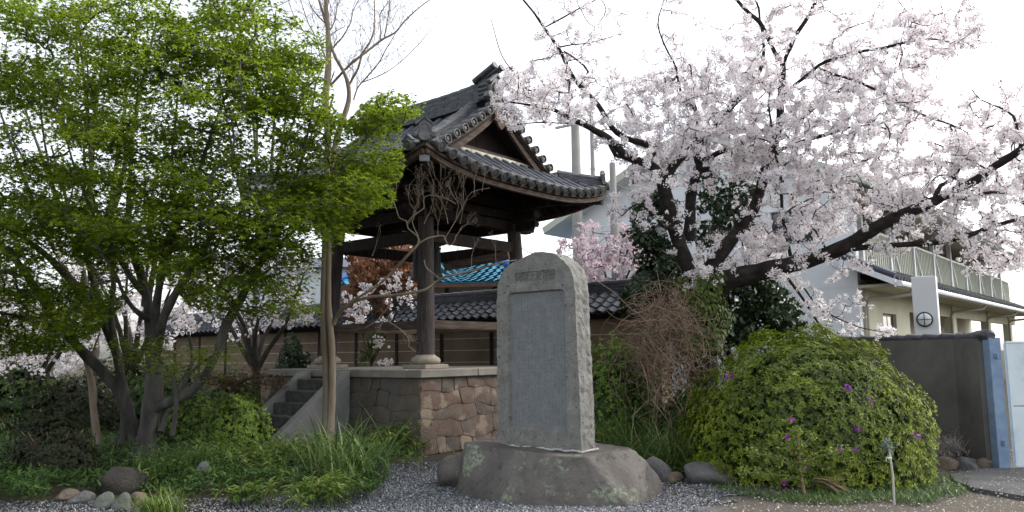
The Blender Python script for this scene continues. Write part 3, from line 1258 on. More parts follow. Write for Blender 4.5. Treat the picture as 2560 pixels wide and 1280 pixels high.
# gables: boarded wall, bargeboards, pendant, sill plank, verge tiles
for sg in (-1, 1):
    gw = 1.62
    N = 9
    for i in range(N):
        v0, v1 = -gw + 2 * gw * i / N, -gw + 2 * gw * (i + 1) / N - .006
        m = MB()
        Vv = []
        for uu in (1.52, 1.55):
            Vv += [(sg * uu, v0, zs(1.6) - .1), (sg * uu, v1, zs(1.6) - .1), (sg * uu, v1, zf(v1) - .05), (sg * uu, v0, zf(v0) - .05)]
        m.poly(Vv, [(0, 1, 2, 3), (7, 6, 5, 4), (0, 4, 5, 1), (1, 5, 6, 2), (2, 6, 7, 3), (3, 7, 4, 0)])
        m.build('gable_board', MT['wood_dark'], TW)
    for sv in (-1, 1):
        m = MB()
        N = 14
        Vv, Ff = [], []
        for i in range(N + 1):
            d = .02 + i / N * 1.72
            z1 = zf(d) - .045
            hh = .20 + .05 * (i / N)
            for uu, zz in ((GV - .09, z1 - hh), (GV - .03, z1 - hh), (GV - .03, z1), (GV - .09, z1)):
                Vv.append((sg * uu, sv * d, zz))
        for i in range(N):
            for q in range(4):
                r_ = (q + 1) % 4
                Ff.append((i * 4 + q, i * 4 + r_, i * 4 + 4 + r_, i * 4 + 4 + q))
        Ff += [(0, 1, 2, 3), tuple(N * 4 + 3 - q for q in range(4))]
        m.poly(Vv, Ff)
        bb = m.build('bargeboard', MT['wood_board'], TW)
        m = MB()
        Vv, Ff = [], []
        for i in range(N + 1):
            d = .02 + i / N * 1.70
            z1 = zf(d) - .03
            for uu, zz in ((GV - .10, z1 - .035), (GV + .03, z1 - .035), (GV + .03, z1 + .02), (GV - .10, z1 + .02)):
                Vv.append((sg * uu, sv * d, zz))
        for i in range(N):
            for q in range(4):
                r_ = (q + 1) % 4
                Ff.append((i * 4 + q, i * 4 + r_, i * 4 + 4 + r_, i * 4 + 4 + q))
        m.poly(Vv, Ff)
        m.build('verge_lath', MT['wood_board'], bb)
        for i in range(8):
            d = .14 + i * .228
            z = zf(d) + .03
            sl = (zf(d + .02) - zf(d - .02)) / .04
            xx = Vector((0, sv, sl)).normalized()
            yy = Vector((sg, 0, 0))
            zz = xx.cross(yy) if sg * sv > 0 else yy.cross(xx)
            zz = zz if zz.z > 0 else -zz
            place('verge_tile', ME_END, TW, Vector((sg * (GV - .19), sv * d, z + .035)), xx, yy, zz, (.95, 2.1, .95))
    m = MB()
    m.box((sg * 1.72, 0, zs(1.72) + .075), (.10, 3.15, .11))
    m.build('gable_sill', MT['wood_board'], TW, bevel=.006)
    for q in range(7):
        m = MB()
        v0 = -1.55 + q * .443
        m.box((sg * 1.83, v0 + .22, zs(1.83) + .075), (.07, .435, .07), Matrix.Rotation(.03 * math.sin(q * 3), 3, 'X'))
        m.build('lime_strip', MT['plaster_lime'], TW, bevel=.008)
    # carved pendant
    m = MB()
    pr = [(0, -.40), (.08, -.34), (.12, -.26), (.20, -.24), (.17, -.15), (.21, -.10), (.13, -.03), (.05, .03), (-.05, .03), (-.13, -.03), (-.21, -.10), (-.17, -.15), (-.20, -.24), (-.12, -.26), (-.08, -.34)]
    k = len(pr)
    Vv = [(sg * uu, y, zf(0) - .13 + z) for uu in (GV - .02, GV + .035) for y, z in pr]
    m.poly(Vv, [tuple(range(k)), tuple(range(2 * k - 1, k - 1, -1))] + [(i, i + k, (i + 1) % k + k, (i + 1) % k) for i in range(k)])
    pend = m.build('gable_pendant', MT['wood_board'], TW)
    m = MB()
    m.lathe([(.055, 0), (.05, .02), (.02, .035)], 6, (sg * (GV + .036), 0, zf(0) - .27), Matrix.Rotation(sg * math.pi / 2, 3, 'Y'))
    m.build('boss', MT['wood_board'], pend)

# main ridge: courses of flat tiles, round cap tiles, end ornaments
RL = 1.82
for c in range(5):
    nn = 9
    for i in range(nn):
        a_, b_ = -RL + 2 * RL * i / nn, -RL + 2 * RL * (i + 1) / nn
        zc = lambda x: 6.43 + ZP + .075 * c + .10 * (abs(x) / RL) ** 2.5
        m = MB()
        m.beam((a_ + .003, 0, zc(a_)), (b_ - .003, 0, zc(b_)), .36 - .045 * c + (.012 if (i + c) % 2 else 0), .066)
        m.build('ridge_tile', MT['tile_ridge'], TW)
for i in range(13):
    a_, b_ = -RL + 2 * RL * i / 13, -RL + 2 * RL * (i + 1) / 13
    zc = lambda x: 6.80 + ZP + .10 * (abs(x) / RL) ** 2.5
    m = MB()
    m.tube([(a_, 0, zc(a_)), (a_ + .03, 0, zc(a_)), (b_ + .02, 0, zc(b_))], [.085, .088, .078], 10)
    autosmooth(m.build('ridge_cap_tile', MT['tile_ridge'], TW), 45)


def ornament(o, ydir, sc, parent=TW, horns=True):
    """ogre-tile end plate: stepped plate, rolled feet, round crest, on o facing ydir"""
    y = Vector(ydir).normalized()
    z = Vector((0, 0, 1))
    x = y.cross(z).normalized()
    o = Vector(o)
    W = lambda a_, b_, c_: o + (x * a_ + y * b_ + z * c_) * sc
    r = None
    pr = [(-.36, -.02), (-.30, .10), (-.22, .10), (-.20, .28), (-.12, .40), (0, .50), (.12, .40), (.20, .28), (.22, .10), (.30, .10), (.36, -.02), (.18, -.12), (0, -.05), (-.18, -.12)]
    k = len(pr)
    m = MB()
    m.poly([W(a_, -.05, c_) for a_, c_ in pr] + [W(a_, .06, c_) for a_, c_ in pr], [tuple(range(k)), tuple(range(2 * k - 1, k - 1, -1))] + [(i, i + k, (i + 1) % k + k, (i + 1) % k) for i in range(k)])
    r = m.build('ridge_ornament', MT['tile_end'], parent)
    m = MB()
    RM = Matrix((x, z * -1, y)).transposed()
    m.lathe([(.15 * sc, .0), (.15 * sc, .05 * sc), (.12 * sc, .05 * sc), (.11 * sc, .02 * sc), (.05 * sc, .035 * sc)], 18, W(0, .06, .22), RM)
    m.lathe([(.085 * sc, .0), (.08 * sc, .05 * sc), (.03 * sc, .06 * sc)], 14, W(-.27, .06, .02), RM)
    m.lathe([(.085 * sc, .0), (.08 * sc, .05 * sc), (.03 * sc, .06 * sc)], 14, W(.27, .06, .02), RM)
    autosmooth(m.build('crest', MT['tile_end'], r), 40)
    m = MB()
    for s_ in (-1, 1):
        m.beam(W(s_ * .26, .02, .34), W(0, .02, .56), .14 * sc, .05 * sc)
    m.build('hood', MT['tile_end'], r)
    if horns:
        for s_ in (-1, 1):
            m = MB()
            a_ = W(s_ * .10, -.55, .50)
            b_ = W(s_ * .12, .10, .74)
            m.tube([a_, b_], [.075 * sc, .075 * sc], 12)
            hz = (b_ - a_).normalized()
            autosmooth(m.build('horn_tile', MT['tile_ridge'], r), 40)
            q = MB()
            q.tube([b_ - hz * .01, b_ + hz * .02], [.085 * sc, .085 * sc], 14)
            autosmooth(q.build('horn_disc', MT['tile_end'], r), 40)
    return r


for sg in (-1, 1):
    ornament((sg * (RL + .06), 0, 6.52 + ZP), (sg, 0, 0), .85)
    # small round tiles below the ridge courses near its end
    for i in range(4):
        for sv in (-1, 1):
            m = MB()
            m.tube([(sg * (RL - .2), sv * .16, 6.53 + ZP + i * .085), (sg * (RL + .02), sv * .175, 6.53 + ZP + i * .085)], [.05, .05], 10)
            autosmooth(m.build('side_roll_tile', MT['tile_ridge'], TW), 40)

# descending ridges and hip ridges
for sg in (-1, 1):
    for sv in (-1, 1):
        uu = sg * 1.50
        for i in range(7):
            d0, d1 = .22 + i * .235, .22 + (i + 1) * .235
            m = MB()
            a_ = Vector((uu, sv * d0, zf(d0) + .20))
            b_ = Vector((uu, sv * (d1 + .02), zf(d1 + .02) + .19))
            m.tube([a_, a_.lerp(b_, .12), b_], [.088, .095, .082], 10)
            ob = autosmooth(m.build('descending_ridge_tile', MT['tile_ridge'], TW), 40)
            m = MB()
            m.beam(a_ - Vector((0, 0, .10)), b_ - Vector((0, 0, .10)), .20, .13)
            m.build('course', MT['tile_ridge'], ob)
        dE = .22 + 7 * .235
        ornament((uu, sv * (dE + .06), zf(dE) + .06), (0, sv, 0), .52, horns=False)
        N = 6
        q0 = Vector((sg * 2.02, sv * 1.80, zf(1.80) + .06))
        q1 = Vector((sg * 2.58, sv * 2.58, zf(E0) + lift(2.58, 2.58) + .10))
        for i in range(N):
            t0_, t1_ = i / N, (i + 1) / N
            a_, b_ = q0.lerp(q1, t0_), q0.lerp(q1, t1_)
            b_ = b_ + (b_ - a_).normalized() * .015
            up = .03 * t1_ ** 2
            m = MB()
            m.tube([a_ + Vector((0, 0, .11 + .03 * t0_ ** 2)), b_ + Vector((0, 0, .11 + up))], [.075, .07], 10)
            ob = autosmooth(m.build('hip_ridge_tile', MT['tile_ridge'], TW), 40)
            m = MB()
            m.beam(a_ + Vector((0, 0, .02)), b_ + Vector((0, 0, .02)), .17, .14)
            m.build('course', MT['tile_ridge'], ob)
        ornament(q1 + Vector((sg * .02, sv * .02, .02)), (sg, sv, 0), .55, horns=False)
        m = MB()
        dv = Vector((sg, sv, .25)).normalized()
        m.tube([q1 + Vector((0, 0, -.03)) - dv * .1, q1 + Vector((0, 0, -.03)) + dv * .16], [.085, .09], 14)
        autosmooth(m.build('corner_tile', MT['tile_end'], TW), 40)

# bell and striker
bell = thing('temple_bell', 'dark bronze temple bell hanging in the middle of the tower', 'bell', tuple(TC + np.array([.06, 0, 3.12])), ROT)
m = MB()
m.lathe([(.335, 0), (.335, .03), (.315, .10), (.312, .14), (.30, .18), (.285, .42), (.28, .45), (.27, .62), (.25, .74), (.19, .83), (.08, .87), (.01, .88)], 32)
autosmooth(m.build('bell_body', MT['bronze'], bell), 40)
m = MB()
m.tube([(-.09, 0, .85), (-.09, 0, .97), (0, 0, 1.04), (.09, 0, .97), (.09, 0, .85)], [.03, .035, .035, .035, .03], 8)
autosmooth(m.build('crown_loop', MT['bronze'], bell), 50)
for i in range(8):
    m = MB()
    t = 2 * math.pi * i / 8
    m.box((.282 * math.cos(t), .282 * math.sin(t), .5), (.012, .03, .46), Matrix.Rotation(t, 3, 'Z'))
    m.build('raised_band', MT['bronze'], bell)
for k in range(40):
    t = 2 * math.pi * k / 40
    if k % 5 == 0:
        continue
    for zz in (.64, .70):
        m = MB()
        r = .272 - (zz - .62) * .16
        m.lathe([(.018, 0), (.012, .02), (.003, .028)], 6, (r * math.cos(t), r * math.sin(t), zz), Matrix.Rotation(t, 3, 'Z') @ Matrix.Rotation(math.pi / 2, 3, 'Y'))
        m.build('boss', MT['bronze'], bell)
sa = P(1112, 667, 15.6)
sb = P(1272, 638, 15.35)
log = thing('bell_striker', 'dark round wooden log slung level beside the bell', 'log', tuple((sa + sb) / 2))
c0 = (sa + sb) / 2
m = MB()
m.tube([sa - c0, sb - c0], [.085, .085], 14)
autosmooth(m.build('log', MT['wood_rail'], log), 40)
for t in (.2, .8):
    m = MB()
    q = (sa * (1 - t) + sb * t) - c0
    m.tube([q, q + np.array([0.01, 0, .42])], [.007, .007], 6)
    m.build('rope', MT['rope'], log)

# ------------------------------------------------------------------ roofed boundary wall behind the tower
WV = 2.95
wall = thing('boundary_wall', 'brown earth wall with white lines and a grey tiled roof behind the bell tower', 'wall', tuple(TC + VX * WV), ROT)
wl, wr = -17.0, 3.85
m = MB()
m.box(((wl + wr) / 2, 0, 1.2), (wr - wl, .42, 2.4))
m.build('wall_body', MT['wall_brown'], wall)
for zz in (.86, 1.14, 1.42, 1.70, 1.98):
    m = MB()
    m.box(((wl + wr) / 2, -.212, zz), (wr - wl, .01, .014))
    m.build('white_line', MT['plaster_lime'], wall)
for i in range(12):
    x = 1.05 - i * 1.62
    m = MB()
    m.box((x, -.215, 1.2), (.10, .03, 2.38))
    m.build('wall_post', MT['wood_dark'], wall)
m = MB()
m.box(((wl + wr) / 2, 0, 2.36), (wr - wl + .04, .62, .12))
m.build('eave_beam', MT['wood_dark'], wall)
for sg in (-1, 1):
    m = MB()
    m.grid(lambda s, t: (wl - .1 + s * (wr - wl + .2), sg * (.05 + t * .66), 2.84 - t * .42), 1, 1, (0, 0, -.05))
    m.build('roof_slope', MT['wood_dark'], wall)


def s_tile(L=.25, w=.272):
    n = 7
    V, F = [], []
    prof = [(i / n, .032 * math.cos(i / n * 2 * math.pi + .5) + (.012 if i == n else 0)) for i in range(n + 1)]
    for y, dz in ((0, 0), (L, .03)):
        for s, h in prof:
            V.append(((s - .5) * w, y, h + dz))
    for i in range(n):
        F.append((i, i + 1, n + 2 + i, n + 1 + i))
    o = len(V)
    for s, h in prof:
        V.append(((s - .5) * w, L - .004, h - .005))
    for i in range(n):
        F.append((n + 1 + i, n + 2 + i, o + i + 1, o + i))
    me = bpy.data.meshes.new('roof_tile')
    me.from_pydata(V, [], F)
    me.polygons.foreach_set('use_smooth', np.ones(len(F), dtype=bool))
    me.materials.append(MT['tile'])
    me.set_sharp_from_angle(angle=rad(45))
    return me


ME_S = s_tile()
sl = Vector((0, -.66, -.42)).normalized()
nz = Vector((1, 0, 0)).cross(sl)
nz = nz if nz.z > 0 else -nz
row_x = np.arange(wr - .14, -9.0, -.262)
for r in range(4):
    for x in row_x:
        d = .02 + r * .195
        o = Vector((x, -.05, 2.84)) + sl * d + nz * (.045 + random.uniform(-.006, .006))
        yy = (sl + nz * random.uniform(-.03, .03)).normalized()
        place('roof_tile', ME_S, wall, o, (1, 0, 0), yy, nz)
m = MB()
for r in range(4):
    for x in np.arange(-9.1, wl, -.262):
        o = Vector((x, -.05, 2.84)) + sl * (.02 + r * .195) + nz * .045
        n0 = len(m.v)
        m.poly([o + Vector((v.co.x, 0, 0)) + sl * v.co.y + nz * v.co.z for v in ME_S.vertices], [tuple(p.vertices) for p in ME_S.polygons])
o = m.build('far_roof_tiles', MT['tile'], wall)
o['kind'] = 'stuff'
for c in range(3):
    for i in range(26):
        a_ = wl + (wr - wl) * i / 26
        b_ = wl + (wr - wl) * (i + 1) / 26
        m = MB()
        m.box(((a_ + b_) / 2, 0, 2.87 + c * .058), (b_ - a_ - .006, .24 - .03 * c, .052))
        m.build('ridge_tile', MT['tile_ridge'], wall)
for i in range(60):
    a_ = wl + (wr - wl) * i / 60
    b_ = wl + (wr - wl) * (i + 1) / 60
    m = MB()
    m.tube([(a_, 0, 3.05), (a_ + .03, 0, 3.052), (b_ + .01, 0, 3.05)], [.07, .082, .068], 8)
    autosmooth(m.build('ridge_cap_tile', MT['tile_ridge'], wall), 45)

# ------------------------------------------------------------------ stone monument on its boulder
MC = np.array([.36, 9.49, .505])
mon = thing('stone_monument', 'tall round-topped grey granite monument slab with a sunken inscribed panel', 'monument', tuple(MC), ROT)
HW, HT, TK = .60, 2.30, .30


def outline():
    g = random.Random(5)
    pts = []
    lower = [(-.605, 0), (-.60, .25), (-.598, .5), (-.60, .75), (-.597, 1.0), (-.595, 1.25), (-.595, 1.5), (-.592, 1.74), (-.58, 1.88), (-.55, 1.99), (-.50, 2.08), (-.43, 2.145), (-.34, 2.19), (-.24, 2.215), (-.13, 2.25), (.0, 2.285), (.12, 2.28), (.24, 2.255), (.34, 2.21), (.43, 2.145), (.50, 2.06), (.55, 1.95), (.572, 1.80), (.575, 1.5), (.585, 1.25), (.59, 1.0), (.60, .75), (.605, .5), (.61, .25), (.615, 0)]
    p = np.array([(*q, 0, 0) for q in lower])
    out = []
    for a_, b_ in zip(lower[:-1], lower[1:]):
        L = math.hypot(b_[0] - a_[0], b_[1] - a_[1])
        k = max(1, int(L / .045))
        for i in range(k):
            t = i / k
            out.append((a_[0] * (1 - t) + b_[0] * t + g.uniform(-.006, .006), a_[1] * (1 - t) + b_[1] * t + g.uniform(-.006, .006) * (1 if 0 < t else .5)))
    out.append(lower[-1])
    out[0] = lower[0]
    return out


ol = outline()


def rrect(x0, x1, z0, z1, r, n=5):
    o = []
    for cx, cz, a0 in ((x1 - r, z1 - r, 0), (x0 + r, z1 - r, 90)):
        for i in range(n + 1):
            t = rad(a0 + 90 * i / n)
            o.append((cx + r * math.cos(t), cz + r * math.sin(t)))
    o += [(x0, z0), (x1, z0)]
    return o


panel = rrect(-.425, .425, .225, 1.83, .06)
title = [(.30, 2.06), (-.30, 2.06), (-.30, 1.925), (.30, 1.925)]
bm = bmesh.new()


def loop(pts, y):
    vs = [bm.verts.new((x, y, z)) for x, z in pts]
    es = [bm.edges.new((vs[i], vs[(i + 1) % len(vs)])) for i in range(len(vs))]
    return vs, es


g5 = random.Random(9)
fo, fe = loop(ol, -TK / 2)
pv, pe = loop(panel, -TK / 2)
tv, te = loop(title, -TK / 2)
bmesh.ops.triangle_fill(bm, use_beauty=True, use_dissolve=False, edges=fe + pe + te)
prev = fo
for r in range(1, 8):
    y = -TK / 2 + TK * r / 7
    k = 1 + (.012 if r in (2, 5) else 0) - (.03 if r == 7 else 0)
    cur = [bm.verts.new((x * k + g5.uniform(-.007, .007), y, (z + g5.uniform(-.007, .007)) if z > .01 else 0)) for x, z in ol]
    for i in range(len(cur)):
        j = (i + 1) % len(cur)
        bm.faces.new((prev[i], prev[j], cur[j], cur[i]))
    prev = cur
bm.faces.new(list(reversed(prev)))


def sink(vs, pts, depth, sl=.012):
    cx = sum(p[0] for p in pts) / len(pts)
    cz = sum(p[1] for p in pts) / len(pts)
    lo = [bm.verts.new((p[0] - math.copysign(sl, p[0] - cx), -TK / 2 + depth, p[1] - math.copysign(sl, p[1] - cz))) for p in pts]
    for i in range(len(vs)):
        j = (i + 1) % len(vs)
        bm.faces.new((vs[i], vs[j], lo[j], lo[i]))
    return lo


lo1 = sink(pv, panel, .045, .02)
lo2 = sink(tv, title, .014, .004)
bmesh.ops.recalc_face_normals(bm, faces=bm.faces)
me = bpy.data.meshes.new('slab')
bm.to_mesh(me)
bm.free()
slab = add_mesh('slab', me, MT['monument'], mon)
m = MB()
m.poly([(p[0] * .985, -TK / 2 + .043, p[1]) for p in panel], [tuple(range(len(panel)))])
panel_o = m.build('inscribed_panel', MT['monument_panel'], slab)
m = MB()
m.poly([(p[0], -TK / 2 + .0135, p[1]) for p in title], [(0, 1, 2, 3)])
title_o = m.build('title_panel', MT['monument'], slab)
# the body text: columns of fine chiselled strokes
g = random.Random(4)
m = MB()
yt = -TK / 2 + .0415
for c in range(17):
    cx = .385 - c * .048
    nch = 34 if c not in (0, 16) else (20 if c == 16 else 26)
    for r in range(nch):
        cz = 1.77 - r * .0445
        cz += g.uniform(-.012, .012)
        if cz < .27 or g.random() < .16 + .25 * (math.sin(c * 1.3 + r * .35) > .6):
            continue
        for q in range(g.choice((3, 4, 5, 5))):
            hor = g.random() < .6
            a_, b_ = (g.uniform(.012, .030), .0035) if hor else (.0035, g.uniform(.012, .030))
            ox, oz = g.uniform(-.010, .010), g.uniform(-.013, .013)
            cxo = cx
            m.poly([(cx + ox - a_ / 2, yt, cz + oz - b_ / 2), (cx + ox + a_ / 2, yt, cz + oz - b_ / 2), (cx + ox + a_ / 2, yt, cz + oz + b_ / 2), (cx + ox - a_ / 2, yt, cz + oz + b_ / 2)], [(0, 1, 2, 3)])
o = m.build('inscription', MT['carving'], slab)
o['kind'] = 'stuff'
# title, six characters read from the right
for i, ch in enumerate('碑頌之君泉聖'):
    cu = bpy.data.curves.new('title_character', 'FONT')
    cu.body = ch
    cu.size = .105
    cu.align_x = 'CENTER'
    cu.align_y = 'CENTER'
    cu.extrude = .002
    cu.materials.append(MT['carving_title'])
    tmp = bpy.data.objects.new('title_character', cu)
    COL.objects.link(tmp)
    bpy.context.view_layer.update()
    tme = bpy.data.meshes.new_from_object(tmp.evaluated_get(bpy.context.evaluated_depsgraph_get()))
    bpy.data.objects.remove(tmp)
    o = add_mesh('title_character', tme, MT['carving_title'], title_o)
    o.location = (-.245 + i * .098, -TK / 2 + .0112, 1.992)
    o.rotation_euler = (math.pi / 2, 0, 0)
# white mortar bead round the foot
m = MB()
N = 40
ring = []
for i in range(N + 1):
    x = -HW - .03 + (2 * HW + .06) * i / N
    ring.append((x, -TK / 2 - .02 + .006 * math.sin(i * 1.7), .022 + .006 * math.sin(i * .9)))
ring += [(HW + .035, -TK / 2 + .1, .022), (HW + .03, TK / 2, .022)]
m.tube(ring, [.013 + .004 * math.sin(i * 2.3) for i in range(len(ring))], 7)
autosmooth(m.build('mortar_bead', MT['white_mortar'], mon), 60)


def rock_mesh(name, size, seed, planes=10, sub=4, rough=.05, extra=None, cut=(.50, .84)):
    bm = bmesh.new()
    bmesh.ops.create_icosphere(bm, subdivisions=sub, radius=1.0)
    g = np.random.default_rng(seed)
    V = np.array([v.co[:] for v in bm.verts])
    ns = g.normal(size=(planes, 3))
    ns /= np.linalg.norm(ns, axis=1)[:, None]
    ds = g.uniform(*cut, planes)
    for n_, d_ in zip(ns, ds):
        ex = V @ n_ - d_
        V -= np.where(ex > 0, ex * .9, 0)[:, None] * n_
    V *= np.array(size)
    if extra:
        for n_, d_ in extra:
            n_ = np.array(n_, float)
            n_ /= np.linalg.norm(n_)
            ex = V @ n_ - d_
            V -= np.where(ex > 0, ex * .93, 0)[:, None] * n_
    sc = 1.0 / max(size)
    nn = V / (np.linalg.norm(V, axis=1)[:, None] + 1e-9)
    V += nn * (lumps(V, seed + 5, 2.2 * sc) * rough * max(size))[:, None] * .5
    V += nn * (lumps(V, seed + 9, 7 * sc) * rough * max(size))[:, None] * .18
    for v, c in zip(bm.verts, V):
        v.co = c
    me = bpy.data.meshes.new(name)
    bm.to_mesh(me)
    bm.free()
    me.polygons.foreach_set('use_smooth', np.ones(len(me.polygons), dtype=bool))
    return me


me = rock_mesh('boulder', (1.60, 1.12, .98), 23, 8, 6, .05, cut=(.74, .95),
               extra=[((0, 0, 1), .535), ((0, -.92, .40), .76), ((.82, -.15, .50), 1.12), ((-.80, -.2, .52), 1.08), ((-.35, -1, .22), .86), ((.35, -1, .28), .88), ((.95, .1, .22), 1.24), ((-.97, .1, .2), 1.22), ((0, .9, .4), .7), ((.6, -.8, .15), .98), ((-.65, -.75, .2), .96)])
bo = add_mesh('monument_boulder', me, MT['rock_base'])
bo.location = (MC[0] + .0, MC[1] + .13, -.02)
bo.rotation_euler = (0, 0, ROT)
tag(bo, 'broad rough brown boulder with pale lichen carrying the granite monument', 'boulder')


def rock(name, px, py, size, seed, mat, label, cat='rock', rot=0.0, group=None, z=0.0, sub=3):
    p = G(px, py)
    me = rock_mesh(name, size, seed, 9, sub, .05)
    o = add_mesh(name, me, MT[mat])
    o.location = (p[0], p[1] + size[1] * .7, size[2] * .40 + z)
    o.rotation_euler = (0, 0, rot)
    return tag(o, label, cat, group)


rock('border_rock', 1632, 1208, (.27, .2, .24), 31, 'rock_grey', 'pale squarish border rock right beside the monument boulder')
rock('border_rock', 1700, 1172, (.32, .22, .15), 32, 'rock_tan', 'flat tan border rock stacked on a smaller one behind the gravel', z=.10)
rock('border_rock', 1690, 1208, (.13, .14, .1), 33, 'rock_tan', 'small tan rock under the flat border rock')
rock('border_rock', 1780, 1212, (.36, .22, .24), 34, 'rock_grey', 'long grey border rock at the left foot of the azalea bush')
rock('low_rock', 1528, 1160, (.22, .2, .26), 35, 'rock_grey', 'rounded grey rock showing behind the monument boulder')
rock('cobble', 160, 1256, (.15, .13, .10), 41, 'rock_tan', 'small tan cobble, leftmost in the row of edging cobbles')
rock('cobble', 192, 1262, (.16, .14, .10), 42, 'rock_grey', 'flat bluish grey cobble second from the left in the edging row')
rock('cobble', 248, 1272, (.14, .12, .13), 43, 'rock_green', 'large round pale green cobble in the edging row')
rock('cobble', 298, 1274, (.145, .12, .125), 44, 'rock_green', 'tilted oval pale grey cobble between round green and tan cobbles')
rock('cobble', 332, 1270, (.13, .12, .11), 45, 'rock_tan', 'blocky tan cobble at the right of the tilted oval one')
rock('cobble', 432, 1262, (.07, .07, .06), 46, 'rock_grey', 'small round cobble beside the bright grass tuft')
rock('dark_boulder', 284, 1234, (.32, .26, .24), 47, 'rock_dark', 'low dark brown boulder behind the edging cobbles', 'boulder', .2, sub=4)
rock('upright_stone', 505, 1222, (.13, .11, .23), 48, 'rock_grey', 'leaning grey stone in the ground cover right of the maple trunk', 'rock', .3)
rock('foot_stone', 2372, 1176, (.20, .14, .12), 51, 'rock_tan', 'long pale stone nearest the azalea at the foot of the grey wall')
rock('foot_stone', 2425, 1174, (.20, .15, .13), 52, 'rock_grey', 'middle one of three stones at the foot of the grey wall')
rock('foot_stone', 2480, 1174, (.16, .13, .11), 53, 'rock_tan', 'rounded tan stone right against the blue gate post')
rock('side_boulder', 1178, 1222, (.46, .36, .34), 56, 'rock_base', 'lower lichened rock butting against the left end of the monument boulder', 'boulder', -.5, sub=4)
rock('mossy_stone', 1222, 1112, (.22, .2, .2), 55, 'rock_dark', 'dark mossy stone at the foot of the platform behind the boulder')

# ------------------------------------------------------------------ grey wall and gate at the right
W0, W1, W2 = np.array([5.05, 15.1, 0]), np.array([6.62, 11.98, 0]), np.array([6.42, 11.0, 0])
gw = thing('grey_wall', 'dark grey rendered garden wall with rounded cap tiles behind the azalea', 'wall', tuple(W1))
for a_, b_, nm in ((W0, W1, 'wall_panel'), (W1, W2, 'wall_panel')):
    a_, b_ = a_ - W1, b_ - W1
    m = MB()
    m.beam((a_[0], a_[1], .87), (b_[0], b_[1], .87), .15, 1.74)
    m.build(nm, MT['wall_grey'], gw)
    L = np.linalg.norm(b_ - a_)
    k = max(2, round(L / .29))
    for i in range(k):
        p0 = a_ + (b_ - a_) * i / k
        p1 = a_ + (b_ - a_) * (i + 1.04) / k
        m = MB()
        m.tube([(p0[0], p0[1], 1.755), (p0[0] * .85 + p1[0] * .15, p0[1] * .85 + p1[1] * .15, 1.758), (p1[0], p1[1], 1.755)], [.06, .08, .06], 12)
        autosmooth(m.build('cap_tile', MT['tile_ridge'], gw), 45)
m = MB()
q = W2 - W1
m.tube([(q[0], q[1] + .1, 1.77), (q[0], q[1] - .16, 1.775), (q[0] - .01, q[1] - .22, 1.765)], [.075, .08, .05], 14)
autosmooth(m.build('cap_tile', MT['tile_ridge'], gw), 45)

gp = thing('gate_post', 'blue painted square steel gate post at the end of the grey wall', 'post', (6.45, 10.86, 0))
m = MB()
m.box((0, 0, .87), (.155, .155, 1.74))
m.build('post', MT['blue_paint'], gp, bevel=.006)
for zz in (.36, 1.50):
    m = MB()
    m.box((.0, -.09, zz), (.05, .03, .07))
    hb = m.build('hinge', MT['blue_paint'], gp, bevel=.004)
    m = MB()
    m.tube([(0, -.112, zz - .035), (0, -.112, zz + .03)], [.013, .013], 8)
    m.build('hinge_pin', MT['blue_paint'], hb)
gt = thing('steel_gate', 'pale blue-white sheet steel gate beside the blue post', 'gate', (6.57, 10.83, 0))
for zz, hh in ((1.25, .82), (.44, .78)):
    m = MB()
    m.box((.95, -.05, zz), (1.85, .04, hh))
    m.build('gate_panel', MT['gate_white'], gt, bevel=.004)
m = MB()
m.box((.95, -.04, .838), (1.85, .03, .018))
m.build('seam', MT['dark_frame'], gt)
m = MB()
m.box((.95, -.05, 1.675), (1.87, .06, .028))
m.build('top_rail', MT['gate_white'], gt, bevel=.004)
m = MB()
m.box((.022, -.05, .86), (.03, .06, 1.60))
m.build('stile', MT['gate_white'], gt)

# ------------------------------------------------------------------ school-like building behind
KB = np.array([9.43, 19.79, 0])
sch = thing('two_storey_building', 'two storey cream and white building with balcony and tiled lean-to eave behind the cherry tree', 'building', tuple(KB), ROT)


def sbox(name, mat, x0, x1, y0, y1, z0, z1, parent=None, bevel=0):
    m = MB()
    m.box(((x0 + x1) / 2, (y0 + y1) / 2, (z0 + z1) / 2), (abs(x1 - x0), abs(y1 - y0), abs(z1 - z0)))
    return m.build(name, MT[mat], parent if parent is not None else sch, bevel=bevel)


LV = 27.0
